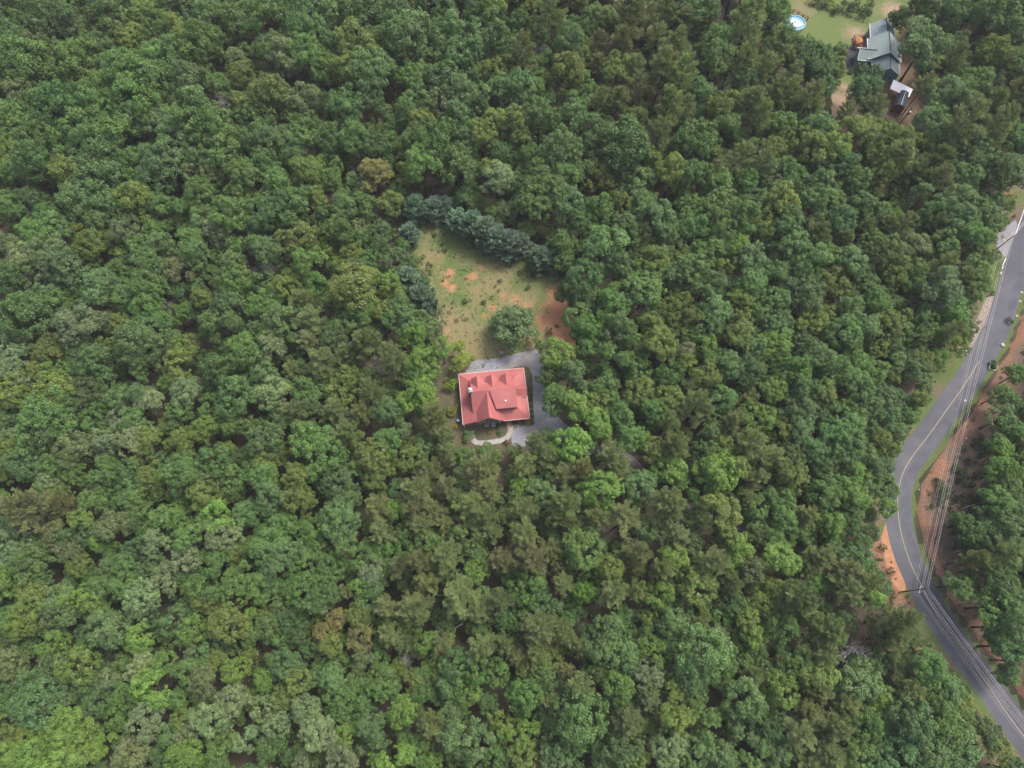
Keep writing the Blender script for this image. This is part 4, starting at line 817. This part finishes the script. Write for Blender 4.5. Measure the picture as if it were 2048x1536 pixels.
# low timber edging + fence at the clearing end of the pad
def rail(name, a, bpt, label, cat, posts=3, h=1.1, rails=2, m=M_TIMBER, wdt=.07):
    ax, ay = a; bx, by = bpt; root = empty(name, (ax, ay, hz(ax, ay))); tag(root, label, cat)
    dx, dy = bx - ax, by - ay
    for k in range(posts):
        t = k / (posts - 1); b = MB(); b.tube((dx * t, dy * t, 0), (dx * t, dy * t, h), wdt, wdt * .9, 6); b.build('post', m, root)
    for k in range(rails):
        z = h * (.45 + .45 * k); b = MB(); b.tube((0, 0, z), (dx, dy, z), wdt * .55, wdt * .55, 5); b.build('rail', m, root)
rail('timber_fence', W(972, 698), W(976, 715), 'short weathered fence running from the gravel pad into the clearing', 'fence', 3, 1.2)
rail('timber_fence', W(976, 716), W(1006, 711), 'low brown timber rail along the clearing edge of the gravel pad', 'fence', 4, .5, 1, wdt=.1)
rail('timber_fence', W(1046, 702), W(1078, 697), 'low timber rail between the clearing tree and the drive', 'fence', 4, .5, 1, wdt=.1)
rail('gate_post_pair', W(948, 711), W(951, 718), 'two weathered gate posts by the lime-green tree', 'gate post', 2, 1.2, 1)
u = MB(); u.box(-.5, .5, -.35, .35, 0, .4).box(-.3, .3, -.2, .2, .4, .65); o = u.build('stone_pile', M_STONE); o.location = (*W(1003, 706), 0); tag(o, 'small grey stone pile beside the timber rail', 'stones')
# fallen branches in clearing edge
for (a, c, lab) in (((778, 480), (783, 470), 'pale fallen trunk lying at the brushy edge of the clearing'), ((1013, 614), (1017, 620), 'thin pale branch lying in the clearing grass')):
    p, q = W(*a), W(*c); b = MB(); b.tube((*p, .2), (*q, .5), .12, .06, 6); tag(b.build('fallen_branch', DEADWOOD), lab, 'branch')
for (a, c, lab) in (((1918, 1018), (1960, 1006), 'long pale log poking from the trees across the clay bank'), ((1908, 1103), (1945, 1098), 'thin grey log at the foot of the bank trees'), ((1975, 924), (1988, 915), 'short broken branch on the bank near the bend'), ((895, 1265), (925, 1247), 'bare snapped limb hanging among the pines')):
    z = 1.2 if a[0] > 1500 else 6; p, q = W(*a, z), W(*c, z); b = MB(); b.tube((*p, hz(*p) + .25 + (5 if z > 5 else 0)), (*q, hz(*q) + .5 + (5.5 if z > 5 else 0)), .12, .07, 6); tag(b.build('fallen_log', DEADWOOD), lab, 'log')

# ================================================================== green-roofed house
gh = empty('green_roofed_house', (108.5, 163, 0), R_(-7.5)); tag(gh, 'long house with grey-green shingle roof beside the lawn', 'house')
def gable(name, x0, x1, yc, hw, rz, ez, axis, wallm, over=.35, wall=True, roofm=M_GREENROOF):
    """gable block; axis 1 = ridge along y from x0..x1 measured on y"""
    f = (lambda l, s, z: (yc + s, l, z)) if axis == 1 else (lambda l, s, z: (l, yc + s, z))
    b = MB()
    for sg in (-1, 1): b.slab([f(x0, 0, rz), f(x1, 0, rz), f(x1, sg * hw, ez), f(x0, sg * hw, ez)], .14)
    r = b.build(name + '_roof', roofm, gh)
    b = MB(); a, c = f(x0 + over, -hw + .35, 0), f(x1 - over, hw - .35, ez - .12)
    b.box(min(a[0], c[0]), max(a[0], c[0]), min(a[1], c[1]), max(a[1], c[1]), 0, ez - .05)
    for l in (x0 + over, x1 - over): b.poly([f(l, -hw + .35, ez - .06), f(l, hw - .35, ez - .06), f(l, 0, rz - .2)])
    b.build(name + '_wall', wallm, gh)
    b = MB()
    for sg in (-1, 1):
        p, q = f(x0, sg * hw, ez), f(x1, sg * (hw + .12), ez); b.box(min(p[0], q[0]), max(p[0], q[0]), min(p[1], q[1]), max(p[1], q[1]), ez - .16, ez + .02)
    b.build('gutter', M_WHITE, gh)
    b = MB(); k0, k1 = f(x0, 0, rz + .05), f(x1, 0, rz + .05); b.tube(k0, k1, .1, .1, 5); b.build('ridge_cap', M_DARKROOF, r)
    for l in (x0 - .06,):
        b = MB()
        for sg in (-1, 1): b.tube(f(l, 0, rz), f(l, sg * hw, ez), .07, .07, 4)
        b.build('rake_trim', M_WHITE, r)
gable('back', 2.6, 9.1, 0.0, 3.6, 6.0, 3.4, 1, M_TEAL)
gable('main', -4.8, 3.1, 0.0, 4.65, 7.0, 3.6, 1, M_TEAL)
gable('lower', -9.2, -4.2, .55, 3.9, 5.6, 3.0, 1, M_TEAL)
gable('wing', -7.5, -1.0, -2.55, 2.3, 5.0, 3.1, 0, M_TEAL)
b = MB(); b.tube((-2.7, 4.2, 4.2), (-2.7, 4.2, 5.2), .1, .1, 8); b.build('vent_pipe', M_WHITE, gh)
for y in (-3.3, -1.8):
    w = MB().box(-7.18, -7.14, y - .45, y + .45, 1.0, 2.4).build('window', M_WHITE, gh); MB().box(-7.2, -7.18, y - .37, y + .37, 1.08, 2.32).build('pane', M_GLASS, w)
for x in (-1.2, 2.2):
    w = MB().box(x - .45, x + .45, -8.9, -8.85, 1.2, 2.5).build('window', M_WHITE, gh); MB().box(x - .37, x + .37, -8.92, -8.9, 1.28, 2.42).build('pane', M_GLASS, w)
def gw(x, y): c, s = math.cos(R_(-7.5)), math.sin(R_(-7.5)); return (108.5 + x * c - y * s, 163 + x * s + y * c)
dk = empty('deck', (*gw(-5.6, 4.2), 0), R_(-7.5)); tag(dk, 'reddish-brown wooden deck against the green-roofed house', 'deck')
for k in range(10): MB().box(-1.6 + k * .33, -1.3 + k * .33, -2.2, 2.4, .55, .62).build('plank', M_WOODRED, dk)
for x in (-1.5, 1.6):
    for y in (-2.1, .1, 2.3): MB().box(x - .06, x + .06, y - .06, y + .06, 0, 1.5).build('post', M_WOODRED, dk)
MB().box(-1.6, 1.7, 2.28, 2.36, 1.4, 1.48).build('railing', M_OAK, dk); MB().box(-1.62, -1.54, -2.1, 2.3, 1.4, 1.48).build('railing', M_WOODRED, dk)
for x, y in ((-.9, .9), (.6, .4), (-.2, -1.2), (.9, 1.6)):
    c = empty('deck_chair', (*gw(-5.6 + x, 4.2 + y), .62), rng.uniform(0, 6)); tag(c, 'dark wooden chair standing on the reddish deck', 'chair', 'chairs on the deck')
    MB().box(-.28, .28, -.28, .28, .38, .45).build('seat', M_WOODRED, c); MB().box(-.28, .28, .24, .3, .45, 1.0).build('backrest', M_BLACK, c)
    for sx in (-.24, .24):
        for sy in (-.24, .24): MB().box(sx - .03, sx + .03, sy - .03, sy + .03, 0, .38).build('leg', M_BLACK, c)
um = empty('patio_umbrella', (*W(1718.5, 80, 2.2), 0)); tag(um, 'open round orange patio umbrella next to the deck', 'umbrella')
b = MB(); b.tube((0, 0, 0), (0, 0, 2.75), .035, .03, 6); b.build('pole', M_STEEL, um)
b = MB(); cen = (0, 0, 2.7); ring = [(1.1 * math.cos(k * math.pi / 6), 1.1 * math.sin(k * math.pi / 6), 2.2) for k in range(12)]
for k in range(12): b.poly([cen, ring[k], ring[(k + 1) % 12]])
b.build('canopy', M_ORANGE, um); b = MB()
for k in range(0, 12, 2): b.tube((0, 0, 2.62), ring[k], .015, .015, 3)
b.build('rib', M_STEEL, um); b = MB(); b.tube((0, 0, 0), (0, 0, .1), .3, .3, 10); b.build('base', M_BLACK, um)
# yellowish path edging round the parking pad
edge = catmull([W(*p) for p in [(1717, 92), (1714, 98), (1714, 108), (1716, 118), (1716, 128)]], 4)
tag(strip('pad_edging', edge, [-.18, .18], lambda X, Y, O: .07 + 0 * X, M_OAK), kind='structure')
# carport + shed
q = [W(*p, 2.8) for p in [(1787, 159), (1826, 178.5), (1818, 194), (1780.5, 177.5)]]; cx_, cy_ = sum(p[0] for p in q) / 4, sum(p[1] for p in q) / 4
cp = empty('carport', (cx_, cy_, 0)); tag(cp, 'open carport with flat bright white metal roof', 'carport')
b = MB(); pts = [(p[0] - cx_, p[1] - cy_, 2.8) for p in q]; b.slab(pts[::-1], .12); b.build('roof', mat('white_sheet_metal', (.88, .88, .90), .5), cp)
for p in pts: b = MB(); b.tube((p[0] * .93, p[1] * .93, 0), (p[0] * .93, p[1] * .93, 2.7), .06, .06, 6); b.build('post', M_STEEL, cp)
r0, r1 = W(1812, 181, 3.4), W(1802, 210, 3.4); sx_, sy_ = (r0[0] + r1[0]) / 2, (r0[1] + r1[1]) / 2; ang = math.atan2(r0[1] - r1[1], r0[0] - r1[0]) - math.pi / 2
shd = empty('garden_shed', (sx_, sy_, 0), ang); tag(shd, 'small shed with dark blue-grey gambrel roof and orange plank wall', 'shed'); ln = math.hypot(r0[0] - r1[0], r0[1] - r1[1]) / 2
b = MB()
for sg in (-1, 1):
    b.slab([(0, -ln, 3.45), (0, ln, 3.45), (sg * 1.0, ln, 3.1), (sg * 1.0, -ln, 3.1)], .07); b.slab([(sg * 1.0, -ln, 3.1), (sg * 1.0, ln, 3.1), (sg * 1.6, ln, 2.2), (sg * 1.6, -ln, 2.2)], .07)
b.build('roof', M_DARKROOF, shd); b = MB(); b.tube((0, -ln, 3.48), (0, ln, 3.48), .06, .06, 5); b.build('ridge_cap', M_STEEL, shd)
b = MB(); b.box(-1.45, 1.45, -ln + .2, ln - .2, 0, 2.2)
for l in (-ln + .2, ln - .2): b.poly([(-1.45, l, 2.2), (1.45, l, 2.2), (.95, l, 3.0), (0, l, 3.35), (-.95, l, 3.0)])
b.build('wall', M_OAK, shd); d = MB().box(-.5, .5, -ln + .14, -ln + .2, .05, 2.0).build('door', M_WOODRED, shd); MB().box(.35, .42, -ln + .1, -ln + .14, 1, 1.15).build('handle', M_STEEL, d)
# pool
px0, py0 = W(1591.5, 45, 1.2); pl = empty('swimming_pool', (px0, py0, 0)); tag(pl, 'round above-ground pool with blue rim and white cover on the lawn', 'pool')
b = MB()
for rr, z0, z1 in ((2.9, 0, 1.2),): b.tube((0, 0, z0), (0, 0, z1), rr, rr, 24, False)
b.build('wall', M_STEEL, pl); b = MB()
for k in range(24):
    a0, a1 = k * math.pi / 12, (k + 1) * math.pi / 12
    b.poly([(2.7 * math.cos(a0), 2.7 * math.sin(a0), 1.22), (3.0 * math.cos(a0), 3.0 * math.sin(a0), 1.22), (3.0 * math.cos(a1), 3.0 * math.sin(a1), 1.22), (2.7 * math.cos(a1), 2.7 * math.sin(a1), 1.22)])
b.build('rim', mat('pool_rim', (.22, .38, .50), .5), pl); b = MB(); b.poly([(2.72 * math.cos(k * math.pi / 12), 2.72 * math.sin(k * math.pi / 12), 1.05) for k in range(24)]); b.build('water', M_WATER, pl)
b = MB(); b.slab([(-.7, 1.9, 1.16), (-1.5, .3, 1.14), (-1.2, -1.7, 1.14), (1.0, -1.6, 1.16), (2.3, -.7, 1.18), (.9, .9, 1.2)], .03); cv = b.build('cover', M_VINYL, pl)
for k in range(9):
    x, y = rng.uniform(-1.1, 1.0), rng.uniform(-1.2, .4); b = MB(); b.tube((x, y, 1.16), (x, y, 1.25), rng.uniform(.12, .26), .1, 7); b.build('weight', M_DARKROOF, cv)
rail('pool_walkway', W(1585, 25), W(1614, 41), 'dark timber walkway rail beside the round pool', 'railing', 4, 1.3, 2, M_WOODRED, .16)
rail('lawn_fence', W(1610, 8), W(1735, 46), 'long dark rail fence between the lawn and the hedge row', 'fence', 16, 1.2, 2, M_POLE, .09)
rail('farm_gate', W(1673, 183), W(1700, 194), 'dark metal farm gate across the dirt drive', 'gate', 4, 1.3, 3, M_BLACK, .06)
# old planked roof ruin by the road
x, y = W(1911, 531, 1.2); u = empty('old_shed', (x, y, 0), R_(25)); tag(u, 'collapsed grey plank roof of an old shed in the roadside trees', 'shed')
for k in range(9): MB().box(-1.5 + k * .34, -1.2 + k * .34, -1.4 + .1 * (k % 3), 1.3 + .1 * (k % 2), 1.1 + .03 * (k % 3), 1.16 + .03 * (k % 3)).build('plank', M_TIMBER, u)
MB().box(-1.4, 1.5, -1.1, 1.1, 0, 1.08).build('wall', M_POLE, u)

# ================================================================== power line
def pole(x, y, h, label, arms=(), lamp=False, drum=False):
    z = hz(x, y); p = empty('utility_pole', (x, y, z)); tag(p, label, 'utility pole')
    b = MB(); b.tube((0, 0, 0), (0, 0, h), .17, .11, 10); b.build('shaft', M_POLE, p)
    for (za, w, a) in arms:
        b = MB(); dx, dy = math.cos(a) * w, math.sin(a) * w; b.tube((-dx, -dy, za), (dx, dy, za), .07, .07, 5); b.build('crossarm', M_STEEL, p)
        for s in (-1, 1): b = MB(); b.tube((dx * s * .9, dy * s * .9, za), (dx * s * .9, dy * s * .9, za + .3), .07, .05, 7); b.build('insulator', M_WHITE, p)
    if drum: b = MB(); b.tube((.38, 0, h - 3.2), (.38, 0, h - 2.2), .26, .26, 12); b.build('transformer', M_STEEL, p)
    if lamp: b = MB(); b.tube((0, 0, h - 3), (-.5, .4, h - 2.8), .04, .04, 5); b.tube((-.5, .4, h - 2.9), (-.5, .4, h - 2.7), .22, .14, 8); b.build('lamp_head', M_WHITE, p)
    return (x, y, z + h)
A = W(1972, 516); B = W(1800, 1184)
def beyond(p, q, zq, k): w = W(*q, zq); return (p[0] + (w[0] - p[0]) * k, p[1] + (w[1] - p[1]) * k)
P_a = pole(*A, 11.0, 'dark timber utility pole by the white mailboxes at the side road', lamp=True)
P_b = pole(*B, 11.3, 'timber utility pole with white insulator arms leaning over the bend in the road', arms=((8.2, .75, R_(70)),))
Cc = beyond(B, (2047, 1434), 10.8, 1.45); D0 = beyond(A, (2075, 420), 10.6, 2.2)
P_c = pole(*Cc, 11.3, 'utility pole further down the paved road'); P_d = pole(*D0, 11.3, 'utility pole further up the paved road')
E_ = W(1792.7, 257); P_e = pole(*E_, 9.0, 'pale utility pole with white transformer behind the garden shed', drum=True)
def wire(name, pts, sag, r, label, group):
    b = MB()
    for p, q in zip(pts[:-1], pts[1:]):
        p, q = Vector(p), Vector(q); prev = p
        for k in range(1, 15):
            t = k / 14; c = p.lerp(q, t); c.z -= sag * 4 * t * (1 - t); b.tube(prev, c, r, r, 4, False); prev = c
    o = b.build(name, M_WIRE); tag(o, label, 'power line', group)
for k, (dz, dx, r, w) in enumerate(((.05, 0, .018, 'topmost'), (-.9, .12, .015, 'second highest'), (-1.7, -.12, .015, 'third highest'), (-2.9, .12, .016, 'fourth highest'), (-4.6, 0, .012, 'fifth highest'), (-5.6, .1, .010, 'lowest'))):
    wire('overhead_wire', [(p[0] + dx, p[1], p[2] + dz) for p in (P_d, P_a, P_b, P_c)], .8 + .1 * k, r, f'{w} of the thin overhead wires strung along the road poles', 'overhead wires along the road')
for k in (0, 1): wire('service_wire', [(P_e[0], P_e[1], P_e[2] - .2 - 1.2 * k), (P_a[0], P_a[1], P_a[2] - 1.5 - 1.3 * k)], 1.0, .016, ('upper' if k == 0 else 'lower') + ' service wire running over the trees from the shed pole', 'service wires from the shed pole')

# mailboxes on a rail by the side road
def mailbox(px, py, ang, lab, grp):
    x, y = W(px, py, 1.3); m_ = empty('mailbox', (x, y, hz(x, y)), ang); tag(m_, lab, 'mailbox', grp)
    b = MB(); n = 8
    prof = [(-.13, .0), (.13, .0), (.13, .14), (.10, .22), (.0, .27), (-.10, .22), (-.13, .14)]
    i = len(b.v); b.v += [(p[0], -.26, 1.05 + p[1]) for p in prof] + [(p[0], .26, 1.05 + p[1]) for p in prof]; k = len(prof)
    b.f += [list(range(k))[::-1], [k + q for q in range(k)]] + [[q, (q + 1) % k, k + (q + 1) % k, k + q] for q in range(k)]
    b.build('box', M_WHITE, m_); b = MB(); b.tube((0, 0, 0), (0, 0, 1.05), .05, .05, 6); b.build('post', M_TIMBER, m_); MB().box(.13, .16, .0, .05, 1.2, 1.42).build('flag', M_ORANGE, m_)
ra = math.atan2(W(2000, 545)[1] - W(2010, 518)[1], W(2000, 545)[0] - W(2010, 518)[0])
for k in range(6): mailbox(2011.2 - 1.05 * k, 517.5 + 2.5 * k, ra + math.pi / 2, 'white mailbox in the long row beside the side road pole', 'row of white mailboxes')
for k in range(2): mailbox(2005.8 - .9 * k, 534.5 + 2.3 * k, ra + math.pi / 2, 'white mailbox in the middle pair between the row and the end pair', 'middle pair of mailboxes')
for k in range(2): mailbox(2003.0 - .9 * k, 545 + 2.3 * k, ra + math.pi / 2, 'white mailbox in the end pair farthest from the utility pole', 'end pair of mailboxes')
# culvert under the road
def culvert(px, py, ang, label, inlet):
    x, y = W(px, py, .3); c = empty('culvert', (x, y, 0), ang); tag(c, label, 'culvert')
    MB().box(-1.1, 1.1, -.12, .12, 0, .55).build('headwall', M_CONC, c)
    b = MB(); b.tube((0, .13, .25), (0, 1.6, .2), .42, .42, 14, False); b.tube((0, .14, .25), (0, .16, .25), .4, .4, 14); b.build('pipe', M_STEEL if inlet else M_BLACK, c)
    MB().box(-.7, .7, 1.2, 2.4, .03, .06).build('apron', M_STONE, c)
culvert(1979, 731, R_(-112), 'concrete culvert headwall with dark pipe mouth on the clay bank side', False)
culvert(1935, 703, R_(68), 'galvanised culvert inlet with headwall on the wooded side of the road', True)
s_ = empty('road_sign', (*W(1962, 660), 0), R_(30)); tag(s_, 'small dark road sign on a thin post beside the rock-lined ditch', 'sign')
b = MB(); b.tube((0, 0, 0), (0, 0, 2.1), .04, .04, 6); b.build('post', M_BLACK, s_); MB().box(-.35, .35, -.02, .02, 1.6, 2.15).build('plate', M_BLACK, s_)
# rocks along ditch and bank
def rock(px, py, r, lab, grp):
    x, y = W(px, py, .1); bm = bmesh.new(); bmesh.ops.create_icosphere(bm, subdivisions=1, radius=r)
    for v in bm.verts: v.co *= rng.uniform(.75, 1.2); v.co.z *= .6
    me = bpy.data.meshes.new('rock'); bm.to_mesh(me); bm.free(); o = link('rock', me, m=M_ROCK); o.location = (x, y, hz(x, y) + r * .25); tag(o, lab, 'rock', grp)
for k in range(26):
    t = rng.uniform(); rock(1980 - 42 * t + rng.uniform(-4, 4), 600 + 92 * t, rng.uniform(.12, .3), 'pale ditch rock beside the wooded road edge', 'rocks lining the ditch')
for px, py, r in ((1888, 1165, .7), (1978, 1300, .3), (1929, 878, .3), (1838, 979, .25), (2043, 585, .4), (2040, 603, .35), (2033, 632, .45), (2005, 690, .6), (1930, 802, .4)):
    rock(px, py, r, 'pale rock lying on the red clay bank', 'rocks on the clay bank')
# haul of ditch clay beside the wooded edge
flat_poly('ditch_bed', [W(*p) for p in [(1988, 592), (1968, 655), (1945, 695), (1925, 715), (1918, 700), (1940, 665), (1957, 630), (1972, 598)]], .03, M_TIMBER)
flat_poly('bare_ground', [W(*p) for p in [(1762, 1075), (1775, 1040), (1784, 1090), (1800, 1140), (1812, 1178), (1795, 1180), (1775, 1140)]], .034, noisy('orange_clay', (.34, .165, .09), (.42, .23, .14), 1.0, bump=.3))
flat_poly('woodland_path', [W(*p) for p in [(-20, 460), (30, 445), (55, 455), (40, 480), (0, 500), (-20, 510)]], .03, noisy('bare_earth', (.24, .15, .115), (.30, .20, .15), 1.0))
flat_poly('woodland_patch', [W(*p) for p in [(195, 1330), (218, 1308), (245, 1325), (248, 1340), (210, 1345)]], .03, noisy('grey_earth', (.15, .12, .115), (.20, .165, .15), 1.0))

# ------------------------------------------------------------------ damp summer air
hb = MB().box(-420, 420, -260, 560, -1.0, CAM_H + 1.5).build('haze', M_BLACK); hb.data.materials.clear()
hm = bpy.data.materials.new('haze'); hm.use_nodes = True
for n in list(hm.node_tree.nodes): hm.node_tree.nodes.remove(n)
ho = N(hm, 'ShaderNodeOutputMaterial'); pv = N(hm, 'ShaderNodeVolumePrincipled'); pv.inputs['Density'].default_value = 0.00013; pv.inputs['Color'].default_value = (.95, .97, 1, 1)
L(hm, pv.outputs[0], ho.inputs['Volume']); hb.data.materials.append(hm); tag(hb, 'thin pale summer haze in the air over the forest', 'haze', kind='stuff')
